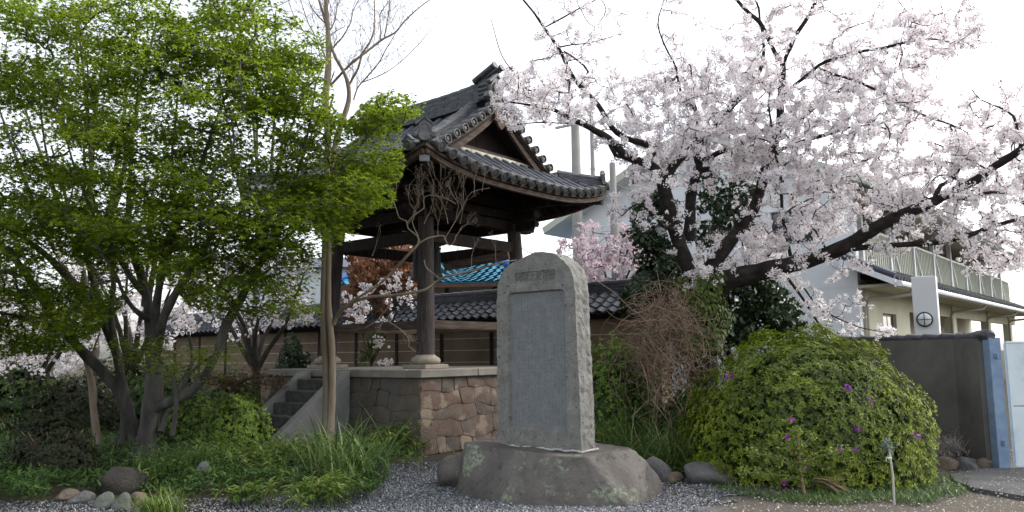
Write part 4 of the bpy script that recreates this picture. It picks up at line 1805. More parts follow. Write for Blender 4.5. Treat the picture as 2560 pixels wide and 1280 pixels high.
# white end wall with gable, facing the yard
m = MB()
ew = [(-9.9, 0), (-1.0, 0), (-1.0, 6.1), (-5.45, 8.1), (-9.9, 6.1)]
m.poly([(x, .62, z) for x, z in ew] + [(x, .86, z) for x, z in ew], [(0, 1, 2, 3, 4), (9, 8, 7, 6, 5)] + [(i, i + 5, (i + 1) % 5 + 5, (i + 1) % 5) for i in range(5)])
m.build('end_wall', MT['white_wall'], sch)
sbox('wall_return', 'white_wall', -9.9, -9.7, .86, LV, 0, 6.1)
for sg, xe in ((1, .1), (-1, -10.9)):
    m = MB()
    m.poly([(-5.45, .1, 8.32), (xe, .1, 8.32 - abs(xe + 5.45) * .45), (xe, LV, 8.32 - abs(xe + 5.45) * .45), (-5.45, LV, 8.32),
            (-5.45, .1, 8.14), (xe, .1, 8.14 - abs(xe + 5.45) * .45), (xe, LV, 8.14 - abs(xe + 5.45) * .45), (-5.45, LV, 8.14)],
           [(0, 1, 2, 3), (7, 6, 5, 4), (0, 4, 5, 1), (1, 5, 6, 2), (2, 6, 7, 3), (3, 7, 4, 0)])
    rf = m.build('roof', MT['slate_roof'], sch)
    m = MB()
    m.poly([(-5.45, .105, 8.13), (xe, .105, 8.13 - abs(xe + 5.45) * .45), (xe, LV, 8.13 - abs(xe + 5.45) * .45), (-5.45, LV, 8.13),
            (-5.45, .105, 8.06), (xe, .105, 8.06 - abs(xe + 5.45) * .45), (xe, LV, 8.06 - abs(xe + 5.45) * .45), (-5.45, LV, 8.06)],
           [(0, 1, 2, 3), (7, 6, 5, 4), (0, 4, 5, 1), (1, 5, 6, 2), (2, 6, 7, 3), (3, 7, 4, 0)])
    m.build('soffit', MT['white_wall'], sch)
    m = MB()
    z1 = 8.14 - abs(xe + 5.45) * .45
    m.beam((-5.45, .085, 8.18), (xe, .085, z1 + .04), .05, .22)
    m.build('bargeboard', MT['cream_metal'], rf)
sbox('gutter', 'white_paint', .1, .22, .1, LV, 5.62, 5.74)
# ground floor front: solid bay with window, then columns and a recessed corridor wall
m = MB()
segs = [(.86, 2.75), (4.15, 5.7)]
for a_, b_ in segs:
    sbox('front_wall', 'cream_wall', -1.2, -1.0, a_, b_, 0, 3.45)
sbox('front_wall', 'cream_wall', -1.2, -1.0, 2.75, 4.15, 2.62, 3.45)
sbox('front_wall', 'cream_wall', -1.2, -1.0, 2.75, 4.15, 0, .5)
wd = sbox('window', 'dark_frame', -1.14, -1.09, 2.75, 4.15, .5, 2.62)
for a_, b_ in ((2.82, 3.40), (3.50, 4.08)):
    sbox('pane', 'glass', -1.088, -1.082, a_, b_, .58, 2.54, wd)
for yy, wdt in ((12.0, .6), (19.2, .6), (25.0, .6)):
    sbox('column', 'cream_wall', -1.25, -.95, yy - wdt / 2, yy + wdt / 2, 0, 3.45)
sbox('lintel', 'cream_wall', -1.2, -1.002, 5.7, LV, 2.75, 3.45)
sbox('corridor_wall', 'cream_wall', -3.2, -3.0, 5.7, LV, 0, 3.45)
sbox('side_wall', 'cream_wall', -3.0, -1.2, 5.5, 5.7, 0, 3.45)
sbox('corridor_ceiling', 'cream_wall', -3.0, -.1, .62, LV, 3.2, 3.28)
for yy in (7.6, 10.2, 14.2, 16.6, 21.5):
    wd = sbox('corridor_window', 'dark_frame', -3.0, -2.96, yy, yy + 1.5, .2, 2.1)
    for k in range(2):
        sbox('pane', 'glass', -2.958, -2.952, yy + .06 + k * .72, yy + .68 + k * .72, .3, 2.0, wd)
# lean-to roof with its tile ends, gutter and pipes
m = MB()
m.grid(lambda s, t: (-1.25 + s * 1.3, .05 + t * (LV - .05), 3.96 - s * .62), 1, 1, (0, 0, -.07))
lean = m.build('lean_to_roof', MT['slate_roof'], sch)
sbox('fascia', 'white_paint', .03, .09, .02, LV, 3.14, 3.27)
m = MB()
m.beam((.05, .03, 3.26), (-1.25, .03, 3.88), .06, .14)
m.build('verge_board', MT['white_paint'], sch)
m = MB()
m.tube([(.05, .09, 3.42), (-1.3, .09, 4.06)], [.09, .09], 8)
m.build('verge_ridge', MT['slate_roof'], lean)
m = MB()
m.tube([(-1.27, .02, 4.07), (-1.27, .2, 4.07)], [.14, .14], 10)
m.build('ridge_end', MT['slate_roof'], lean)
for i in range(90):
    yy = .35 + i * .29
    m = MB()
    m.tube([(-.9, yy, 3.83), (.08, yy, 3.37)], [.06, .06], 6)
    m.build('tile_roll', MT['tile_ridge'], lean)
m = MB()
m.tube([(.16, .0, 3.22), (.16, LV, 3.22)], [.075, .075], 8)
m.build('gutter', MT['white_paint'], sch)
for k, yy in enumerate((1.0, 11.4, 18.6, 24.4)):
    m = MB()
    m.tube([(.1, yy + .5, 3.16), (.05, yy + .45, 3.02), (-.85, yy, 2.92), (-.93, yy, 2.8), (-.93, yy, 0)], [.05] * 5, 8)
    autosmooth(m.build('drain_pipe', MT['pipe'], sch), 50)
sbox('meter_box', 'pipe', -1.0, -.93, .9, 1.02, 1.9, 3.2)
# upper floor: balcony with columns, railing panels and back wall
sbox('balcony_slab', 'cream_wall', -3.2, -1.28, .86, LV, 3.55, 3.86)
sbox('upper_wall', 'cream_wall', -3.4, -3.2, .86, LV, 3.45, 6.2)
sbox('upper_soffit', 'cream_wall', -3.2, .05, .7, LV, 5.72, 5.78)
for k in range(9):
    yy = 2.2 + k * 2.9
    sbox('balcony_post', 'white_paint', -1.40, -1.26, yy, yy + .16, 3.86, 5.72)
    rp = sbox('rail_panel', 'cream_metal', -1.345, -1.325, yy + .2, yy + 2.86, 3.95, 5.02)
    for q in range(12):
        sbox('rail_bar', 'cream_metal', -1.322, -1.30, yy + .25 + q * .22, yy + .275 + q * .22, 3.95, 5.02, rp)
    sbox('rail_top', 'white_paint', -1.37, -1.29, yy + .17, yy + 2.89, 5.02, 5.09, rp)
    m = MB()
    m.beam((-1.29, yy + .3, 5.0), (-1.29, yy + 1.1, 3.98), .04, .05)
    m.build('brace', MT['white_paint'], rp)
    if k % 2:
        ww = sbox('upper_window', 'glass', -3.19, -3.17, yy + .5, yy + 2.2, 4.2, 5.5)
# windows in the white end wall
for x0, x1, z0, z1 in ((-2.9, -1.6, .7, 1.95), (-3.2, -2.1, 4.55, 5.45), (-8.2, -6.6, 4.4, 5.5)):
    wd = sbox('end_window', 'dark_frame', x0, x1, .585, .615, z0, z1)
    for k in range(2):
        w2 = (x1 - x0) / 2
        sbox('pane', 'glass', x0 + .05 + k * w2, x0 + w2 - .03 + k * w2, .575, .583, z0 + .05, z1 - .05, wd)
    sbox('sill', 'white_paint', x0 - .1, x1 + .1, .50, .58, z1 + .02, z1 + .14, wd)

# white concrete pillar with a round lamp
pc = P(2320, 835, 16.0)
pil = thing('concrete_pillar', 'tall white concrete pillar with a round crossed lamp', 'pillar', (pc[0], pc[1], 0), ROT + .12)
m = MB()
m.box((0, 0, 1.52), (.44, .3, 3.04))
m.build('shaft', MT['white_wall'], pil, bevel=.01)
RX = Matrix.Rotation(math.pi / 2, 3, 'X')
m = MB()
m.lathe([(.13, 0), (.13, .05), (.10, .09), (.03, .105)], 24, (-.02, -.155, 2.18), RX)
lamp = autosmooth(m.build('lamp_globe', MT['white_paint'], pil), 50)
m = MB()
N = 28
m.tube([(-.02 + .135 * math.cos(2 * math.pi * i / N), -.20, 2.18 + .135 * math.sin(2 * math.pi * i / N)) for i in range(N + 1)], [.018] * (N + 1), 6)
m.build('lamp_ring', MT['dark_frame'], lamp)
m = MB()
m.box((-.02, -.268, 2.18), (.26, .012, .012))
m.box((-.02, -.270, 2.18), (.012, .012, .26))
m.build('lamp_cross', MT['dark_frame'], lamp)

# ------------------------------------------------------------------ utility poles and wires
def pole(px, top, Y, wpx, label, arm=False):
    a_ = P(px, 660, Y)
    t_ = P(px - (660 - top) * .006, top, Y)
    o = thing('utility_pole', label, 'pole', (a_[0], Y, 0), group=None)
    r = wpx / 2 * Y / FPX
    m = MB()
    m.tube([(0, 0, 0), (0, 0, t_[2] * .5), (0, 0, t_[2])], [r * 1.15, r, r * .82], 16)
    autosmooth(m.build('shaft', MT['pole'], o), 40)
    for zz in (.45, .62, .8):
        m = MB()
        m.lathe([(r * 1.06, 0), (r * 1.06, .05)], 16, (0, 0, t_[2] * zz))
        m.build('band', MT['pole'], o)
    if arm:
        m = MB()
        m.beam((-.62, 0, t_[2] - .25), (.05, 0, t_[2] - .12), .07, .07)
        m.build('cross_arm', MT['pole'], o)
    else:
        m = MB()
        m.beam((-.16, -.12, t_[2] * .53), (.2, -.12, t_[2] * .53), .03, .03)
        m.build('step_bolt', MT['dark_frame'], o)
    return o


pole(1446, 300, 24, 27, 'thick concrete utility pole with short arm rising right of the tower roof', True)
pole(1538, 408, 21, 20, 'shorter concrete pole standing in front of the white building')
pole(1488, 290, 33, 13, 'thin distant pole between the two concrete poles')
for i, (a_, b_, lb) in enumerate(((P(1300, 618, 25), P(1446, 630, 24), 'thin slack wire running from the tower side to the thick pole'), (P(1446, 570, 24), P(1620, 555, 22), 'thin cable between the thick pole and the white building'), (P(1538, 460, 21), P(1700, 462, 22), 'thin cable leaving the shorter pole near its top'))):
    t = np.linspace(0, 1, 14)[:, None]
    pts = a_ * (1 - t) + b_ * t - ZX * (.25 * 4 * t * (1 - t))
    m = MB()
    m.tube(pts, [.012] * 14, 5)
    tag(m.build('overhead_wire', MT['dark_frame']), lb, 'wire')

# ------------------------------------------------------------------ houses behind the wall
hb = P(1085, 702, 27.0)
hs_ = thing('blue_roofed_house', 'old house with a bright blue tiled roof behind the boundary wall', 'house', (hb[0], hb[1], 0), ROT + .55)
EV, RG = 4.0, 5.05
hx, hy = 3.9, 2.6


def hbox(name, mat, x0, x1, y0, y1, z0, z1, par=hs_):
    m = MB()
    m.box(((x0 + x1) / 2, (y0 + y1) / 2, (z0 + z1) / 2), (x1 - x0, y1 - y0, z1 - z0))
    return m.build(name, MT[mat], par)


hbox('wall', 'plaster_lime', -3.2, 3.2, .8, 4.6, 0, 3.95)
hbox('timber', 'brown_timber', -3.22, 3.22, .76, .80, 3.2, 3.38)
hbox('timber', 'brown_timber', -3.22, 3.22, .76, .80, 2.6, 2.7)
for x in (-3.2, -1.6, .2, 1.9, 3.05):
    hbox('timber', 'brown_timber', x, x + .14, .74, .79, 0, 3.9)
hbox('window', 'glass', .6, 1.7, .77, .80, 2.72, 3.15)
hbox('window', 'glass', -1.2, 0, .77, .80, 2.72, 3.15)
m = MB()
cs = [(-hx, 0, EV), (hx, 0, EV), (hx, 2 * hy, EV), (-hx, 2 * hy, EV), (-hx + hy * .95, hy, RG), (hx - hy * .95, hy, RG)]
m.poly(cs, [(0, 1, 5, 4), (1, 2, 5), (2, 3, 4, 5), (3, 0, 4), (3, 2, 1, 0)])
rf = m.build('roof', MT['blue_tile'], hs_)
# each row of tiles is its own wavering course on the two slopes that face the yard
for k in range(14):
    t0_, t1_ = k / 14, (k + 1) / 14
    for (A0, A1, B0, B1) in ((cs[0], cs[1], cs[4], cs[5]), (cs[1], cs[2], cs[5], cs[5]), (cs[3], cs[0], cs[4], cs[4])):
        A0, A1, B0, B1 = map(Vector, (A0, A1, B0, B1))
        la, lb = A0.lerp(B0, t0_), A1.lerp(B1, t0_)
        ua, ub = A0.lerp(B0, t1_), A1.lerp(B1, t1_)
        N = max(4, int((lb - la).length / .14))
        up = Vector((0, 0, 1))
        V = []
        for i in range(N + 1):
            s = i / N
            w_ = .022 * math.sin(i * math.pi)
            wv = .03 * (1 if i % 2 else -1)
            V.append(la.lerp(lb, s) + up * (.075 + wv))
        for i in range(N + 1):
            s = i / N
            wv = .03 * (1 if i % 2 else -1)
            V.append(ua.lerp(ub, s) + up * (.035 + wv))
        m = MB().poly(V, [(i, i + 1, N + 2 + i, N + 1 + i) for i in range(N)])
        autosmooth(m.build('tile_course', MT['blue_tile'], rf), 80)
for a_, b_ in ((cs[0], cs[4]), (cs[1], cs[5]), (cs[4], cs[5]), (cs[2], cs[5]), (cs[3], cs[4])):
    m = MB()
    m.tube([Vector(a_) + Vector((0, 0, .12)), Vector(b_) + Vector((0, 0, .14))], [.12, .12], 8)
    m.build('ridge', MT['blue_ridge'], rf)
hbox('eave_board', 'brown_timber', -hx, hx, .0, .06, EV - .14, EV - .02)

wb = P(900, 700, 30)
ws_ = thing('white_house', 'plain white walled house partly hidden behind the red-leaved tree', 'house', (wb[0] - 2.0, wb[1], 0), ROT + .7)
m = MB()
m.box((0, 2.5, 2.45), (6.6, 5, 4.9))
m.build('wall', MT['white_wall'], ws_)
m = MB()
m.poly([(-3.7, -.4, 4.9), (3.7, -.4, 4.9), (3.7, 2.5, 5.6), (-3.7, 2.5, 5.6), (3.7, 5.4, 4.9), (-3.7, 5.4, 4.9)], [(0, 1, 2, 3), (3, 2, 4, 5), (1, 4, 2), (0, 3, 5), (0, 5, 4, 1)])
m.build('roof', MT['slate_roof'], ws_)
m = MB()
m.box((1.2, -.02, 3.9), (1.1, .05, 1.0))
wd = m.build('window', MT['dark_frame'], ws_)
m = MB()
m.box((1.2, -.05, 3.9), (.98, .02, .88))
m.build('pane', MT['glass'], wd)


# ------------------------------------------------------------------ trees
def tree_root(name, label, base, cat='tree', group=None):
    return thing(name, label, cat, tuple(base), 0, group)


def pick(skel, n, g, wt=None, sig=(.45, .5, .35), accept=None, tries=40):
    """random points scattered round a limb skeleton, kept where accept(px) says so"""
    out = []
    w = np.ones(len(skel)) if wt is None else wt
    w = w / w.sum()
    tot = 0
    for _ in range(tries):
        i = g.choice(len(skel), size=n, p=w)
        p = skel[i, :3] + g.normal(size=(n, 3)) * np.array(sig)
        if accept is not None:
            p = p[accept(proj(p), p)]
        out.append(p)
        tot += len(p)
        if tot >= n:
            break
    return np.vstack(out)[:n]


def region_points(polys, n, g, depth, sd):
    """random points of the place seen inside the given outlines, at depth +- sd"""
    out = []
    for poly, wt in polys:
        q = np.array(poly, float)
        lo, hi = q.min(0), q.max(0)
        k = int(n * wt)
        got = np.zeros((0, 2))
        while len(got) < k:
            c = g.uniform(lo, hi, size=(k * 2, 2))
            got = np.vstack([got, c[inpoly(c, poly)]])
        got = got[:k]
        Y = g.normal(depth, sd, size=k) if not callable(depth) else depth(got) + g.normal(0, sd, size=k)
        out.append(np.array([P(a, b, y) for (a, b), y in zip(got, Y)]))
    return np.vstack(out)


# ---- maples
gm = np.random.default_rng(101)
D1, D2 = 12.05, 13.9
maple1_lines = [
    [(362, 1185, 110, D1), (368, 1120, 88, D1), (378, 1050, 84, D1), (386, 980, 92, D1), (384, 920, 78, D1), (376, 860, 56, D1), (370, 800, 44, D1), (362, 740, 38, 12.1), (345, 680, 32, 12.2), (330, 620, 26, 12.2), (322, 540, 20, 12.3), (325, 440, 14, 12.3), (335, 330, 9, 12.3), (345, 200, 6, 12.3), (340, 60, 4, 12.3)],
    [(386, 930, 60, D1 - .1), (388, 850, 44, 11.9), (388, 780, 38, 11.8), (398, 710, 36, 11.7), (412, 650, 33, 11.6), (432, 590, 27, 11.5), (462, 520, 20, 11.4), (500, 420, 14, 11.3), (540, 300, 10, 11.2), (590, 180, 7, 11.1), (640, 80, 5, 11.0)],
    [(390, 880, 44, 11.9), (402, 810, 32, 11.6), (430, 750, 28, 11.4), (462, 700, 24, 11.2), (490, 650, 20, 11.0), (530, 590, 15, 10.8), (580, 530, 11, 10.6), (640, 470, 7, 10.4)],
    [(380, 1035, 50, D1), (398, 1016, 50, D1 - .05), (430, 1000, 50, 11.9), (478, 975, 46, 11.8), (520, 925, 42, 11.7), (548, 870, 38, 11.7), (562, 820, 34, 11.7), (590, 770, 30, 11.7), (625, 700, 24, 11.6), (665, 630, 20, 11.5), (700, 540, 15, 11.4), (740, 440, 11, 11.3), (770, 330, 8, 11.2), (790, 200, 6, 11.2)],
    [(665, 630, 16, 11.5), (730, 580, 12, 11.4), (800, 500, 10, 11.3), (860, 420, 8, 11.2), (920, 340, 6, 11.2), (990, 280, 4, 11.2)],
    [(362, 740, 26, 12.1), (330, 700, 20, 12.0), (300, 650, 16, 11.8), (260, 590, 13, 11.6), (220, 510, 10, 11.5), (180, 400, 7, 11.4), (150, 280, 5, 11.3)],
    [(370, 800, 22, 11.9), (340, 780, 17, 11.6), (310, 740, 13, 11.3), (285, 680, 10, 11.0), (240, 620, 8, 10.8), (180, 560, 6, 10.6)],
    [(432, 590, 16, 11.5), (440, 500, 12, 11.6), (430, 400, 9, 11.6), (440, 280, 7, 11.7), (450, 140, 5, 11.7)],
    [(376, 830, 20, 12.1), (372, 740, 18, 12.4), (385, 640, 17, 12.6), (372, 560, 13, 12.7), (390, 440, 9, 12.8)],
    [(404, 1080, 24, 12.0), (420, 1020, 20, 12.2), (450, 960, 15, 12.4), (480, 900, 12, 12.6), (470, 830, 9, 12.7)],
]
maple2_lines = [
    [(318, 1145, 100, D2), (322, 1080, 80, D2), (318, 1020, 64, 13.8), (290, 965, 56, 13.6), (245, 920, 52, 13.5), (200, 875, 46, 13.3), (165, 835, 40, 13.2), (130, 780, 32, 13.1), (85, 715, 25, 13.0), (40, 650, 20, 12.8), (-20, 590, 15, 12.6)],
    [(322, 1040, 54, 13.8), (305, 960, 44, 13.6), (290, 890, 38, 13.5), (262, 810, 34, 13.4), (225, 750, 34, 13.3), (180, 700, 28, 13.2), (130, 650, 22, 13.1), (70, 600, 18, 13.0), (10, 560, 14, 12.8), (-60, 500, 10, 12.6)],
    [(262, 810, 26, 13.4), (240, 720, 20, 13.4), (222, 660, 16, 13.3), (205, 600, 13, 13.3), (150, 510, 10, 13.2), (120, 400, 8, 13.2), (100, 260, 6, 13.1), (90, 100, 4, 13.0)],
    [(290, 890, 26, 13.4), (275, 790, 20, 13.2), (285, 700, 16, 13.1), (270, 610, 13, 13.0), (235, 500, 10, 12.9), (210, 380, 8, 12.9), (220, 200, 6, 12.8), (200, 50, 4, 12.8)],
    [(165, 835, 24, 13.2), (110, 800, 16, 12.8), (50, 790, 12, 12.4), (-20, 780, 9, 12.0)],
]
MAPLE_OUT = [(-300, -80), (-160, -200), (730, -80), (700, 20), (760, 45), (815, 75), (828, 130), (800, 190), (838, 215), (835, 270), (870, 300), (930, 240), (985, 205), (1025, 228), (1075, 262), (1040, 290), (1000, 318), (1008, 345), (1012, 420), (985, 470), (985, 520), (940, 520), (905, 560), (900, 590), (850, 610), (800, 700), (800, 800), (720, 830), (640, 800), (560, 800), (470, 760), (420, 700), (330, 740), (270, 800), (200, 880), (60, 890), (-80, 910), (-260, 820), (-400, 640), (-430, 400), (-380, 120)]
MAPLE_GAPS = [[(830, 60), (900, 60), (900, 200), (842, 215)], [(285, 640), (420, 640), (430, 860), (300, 860)], [(70, 560), (200, 600), (280, 700), (200, 720), (60, 640)],
              [(640, 330), (700, 330), (700, 400), (640, 400)], [(140, 360), (210, 370), (205, 410), (145, 400)], [(330, 330), (380, 330), (380, 370), (330, 370)], [(560, 570), (600, 600), (590, 690), (540, 690)], [(480, 240), (530, 260), (515, 300), (470, 290)]]


def maple_ok(px, p):
    ok = inpoly(px, MAPLE_OUT)
    for i, gp_ in enumerate(MAPLE_GAPS):
        ok &= ~(inpoly(px, gp_) & (gm.random(len(px)) < (.62 if i in (1, 2) else .85)))
    return ok & (p[:, 2] > 1.3)


def leaf_pads(cent, g, per, rx=.34, thick=.06, size=(.036, .056), tone=None):
    """flat drooping sprays of star leaves round each centre"""
    n = len(cent)
    k = np.maximum(10, (per * g.uniform(.5, 1.4, n)).astype(int))
    idx = np.repeat(np.arange(n), k)
    r = rx * g.uniform(.6, 1.35, n)[idx] * np.sqrt(g.random(len(idx)))
    t = g.uniform(0, 2 * math.pi, len(idx))
    ax = g.uniform(0, math.pi, n)[idx]
    st_ = g.uniform(.55, 1.0, n)[idx]
    lx, ly = r * np.cos(t), r * np.sin(t) * st_
    x = lx * np.cos(ax) - ly * np.sin(ax)
    y = lx * np.sin(ax) + ly * np.cos(ax)
    tilt = g.normal(0, .22, (n, 2))[idx]
    z = g.normal(0, thick, len(idx)) - .55 * r * r + tilt[:, 0] * x + tilt[:, 1] * y
    pos = cent[idx] + np.stack([x, y, z], 1)
    nrm = np.stack([.9 * x + g.normal(0, .38, len(idx)), .9 * y + g.normal(0, .38, len(idx)), np.full(len(idx), 1.0)], 1)
    out = np.stack([x, y, -.35 * np.ones(len(idx)) * .3], 1) + g.normal(0, .12, (len(idx), 3))
    R = frames(nrm, g, out)
    sc = g.uniform(*size, len(idx))
    base = (g.normal(.45, .24, n) if tone is None else tone)[idx]
    rnd = np.clip(base + g.normal(0, .13, len(idx)), 0, 1)
    return pos, R, sc, rnd


mb1 = G(365, 1172)
mb2 = G(316, 1135)
m1 = tree_root('maple_tree', 'large green maple with pale grey trunk forking low, nearest tree at the left', mb1)
m2 = tree_root('maple_tree', 'second maple whose thick trunk leans to the left behind the first', mb2)
for root, lines, nat, seed in ((m1, maple1_lines, 800, 5), (m2, maple2_lines, 460, 9)):
    arr = Arr()
    lines = [[(a, b, c * (.52 if c > 34 else .74), d) for a, b, c, d in ln] for ln in lines]
    sk = limbs(arr, lines, 12, seed)
    off = np.array(root.location)
    # root flare
    b0_ = P(lines[0][0][0], lines[0][0][1], lines[0][0][3])
    for q in range(6):
        t = q * 1.05 + .3
        a_ = b0_ + np.array([.10 * math.cos(t), .10 * math.sin(t), .38])
        c_ = b0_ + np.array([.40 * math.cos(t), .40 * math.sin(t), -.08])
        V, F = tube_arr(np.array([a_, (a_ + c_) / 2 + np.array([0, 0, -.06]), c_]), np.array([.07, .06, .03]), 7)
        arr.add(V, F)
    # tiers: flat drooping shelves of foliage, each made of a dozen sprays
    thin = sk[sk[:, 3] < .07]
    at = pick(thin, nat // 11, gm, None, (.62, .6, .5), maple_ok)
    if root is m1:
        extra = region_points([([(880, 240), (985, 210), (1060, 262), (985, 318), (995, 420), (970, 510), (900, 550), (850, 520), (840, 300)], .20), ([(600, 20), (800, 75), (815, 180), (800, 400), (640, 420)], .20),
                               ([(340, 430), (560, 430), (600, 600), (560, 690), (430, 640), (350, 520)], .14), ([(560, 420), (800, 440), (840, 560), (700, 690), (560, 700)], .18), ([(-60, 260), (330, 260), (330, 420), (-60, 420)], .09), ([(300, -60), (640, -60), (640, 200), (300, 200)], .22), ([(330, 150), (640, 150), (650, 420), (330, 420)], .10), ([(430, 600), (780, 600), (790, 780), (640, 760), (540, 780), (440, 700)], .11), ([(250, 560), (480, 560), (500, 700), (420, 760), (300, 760)], .05)], 140, gm, 11.2, .6)
    else:
        extra = region_points([([(-60, -60), (330, -60), (330, 300), (-60, 300)], .34), ([(-60, 560), (240, 580), (290, 740), (190, 870), (-60, 890)], .34), ([(-60, 400), (300, 400), (280, 620), (-60, 620)], .32), ([(-60, -60), (-60, 860), (-250, 780), (-390, 500), (-340, 120)], .30)], 112, gm, 12.4, .6)
    tiers = np.vstack([at, extra])
    k = gm.integers(7, 15, len(tiers))
    idx = np.repeat(np.arange(len(tiers)), k)
    rr_ = (gm.uniform(.45, .85, len(tiers))[idx]) * np.sqrt(gm.random(len(idx)))
    th_ = gm.uniform(0, 2 * math.pi, len(idx))
    tl_ = gm.normal(0, .16, (len(tiers), 2))[idx]
    ox, oy = rr_ * np.cos(th_), rr_ * np.sin(th_) * .8
    at = tiers[idx] + np.stack([ox, oy, -.28 * rr_ ** 2 + tl_[:, 0] * ox + tl_[:, 1] * oy + gm.normal(0, .035, len(idx))], 1)
    at = at[maple_ok(proj(at), at)]
    tw, nodes, paths = grow(sk[sk[:, 3] < .13], at, gm, .0045, .12, 4, .35, .42, .035)
    arr.V += tw.V
    arr.F += [f + arr.n for f in tw.F]
    arr.R += tw.R
    arr.build('trunk', MT['bark_maple'], root, True, off)
    pos, R, sc, rnd = leaf_pads(at, gm, 27, .31, .05, (.038, .076))
    keep = inpoly(proj(pos), MAPLE_OUT)
    leaves('crown', MT['leaf_maple'], root, STAR, pos[keep], R[keep], sc[keep], rnd[keep], off)

# a low yellowish spray of maple leaves and russet young maple further back
rb = G(470, 1120)
ym = tree_root('young_maple', 'small young maple with yellow-green and russet leaves in front of the forked trunk', rb, 'tree')
arr = Arr()
sk = limbs(arr, [[(430, 1090, 12, 11.2), (440, 1000, 10, 11.2), (425, 930, 8, 11.1), (380, 890, 6, 11.0), (320, 870, 4, 10.9)], [(440, 1000, 8, 11.2), (480, 930, 7, 11.2), (530, 890, 5, 11.1), (570, 865, 3, 11.0)]], 6, 3)
arr.build('trunk', MT['bark_maple'], ym, True, rb)
at = region_points([([(280, 850), (380, 845), (460, 880), (560, 850), (600, 870), (560, 915), (480, 950), (380, 930), (300, 900)], 1.0)], 46, gm, 11.1, .25)
pos, R, sc, rnd = leaf_pads(at, gm, 34, .22, .05, (.03, .048), gm.normal(.62, .15, len(at)))
leaves('crown', MT['leaf_maple'], ym, STAR, pos, R, sc, rnd, rb)
rb = P(640, 1000, 14.6)
rb[2] = 0
rm = tree_root('russet_maple', 'low spreading maple with russet leaves beside the platform corner', rb, 'tree')
arr = Arr()
sk = limbs(arr, [[(560, 1060, 14, 14.6), (570, 990, 11, 14.6), (610, 950, 8, 14.5), (680, 940, 5, 14.3)]], 6, 3)
arr.build('trunk', MT['bark_maple'], rm, True, rb)
at = region_points([([(520, 935), (620, 925), (720, 945), (715, 965), (600, 965), (520, 955)], 1.0)], 44, gm, 14.4, .3)
pos, R, sc, rnd = leaf_pads(at, gm, 40, .24, .04, (.03, .048))
leaves('crown', MT['leaf_maple_red'], rm, STAR, pos, R, sc, rnd, rb)

# slender crooked stem left of the maples
sb_ = G(242, 1138)
ss = tree_root('slender_tree', 'thin crooked tan stem standing left of the maple trunks', sb_, 'tree')
arr = Arr()
Y = sb_[1]
sk = limbs(arr, [[(243, 1140, 24, Y), (238, 1080, 19, Y), (232, 1020, 17, Y), (228, 970, 19, Y), (220, 920, 15, Y), (205, 880, 10, Y - .1), (180, 840, 6, Y - .3)], [(222, 930, 9, Y), (232, 880, 6, Y), (250, 830, 4, Y)]], 8, 4)
arr.build('trunk', MT['bark_crape'], ss, True, sb_)
at = region_points([([(130, 790), (260, 780), (280, 860), (150, 880)], 1.0)], 22, gm, Y, .3)
pos, R, sc, rnd = leaf_pads(at, gm, 26, .2, .05, (.03, .045), gm.normal(.2, .1, len(at)))
leaves('crown', MT['leaf_maple'], ss, STAR, pos, R, sc, rnd, sb_)

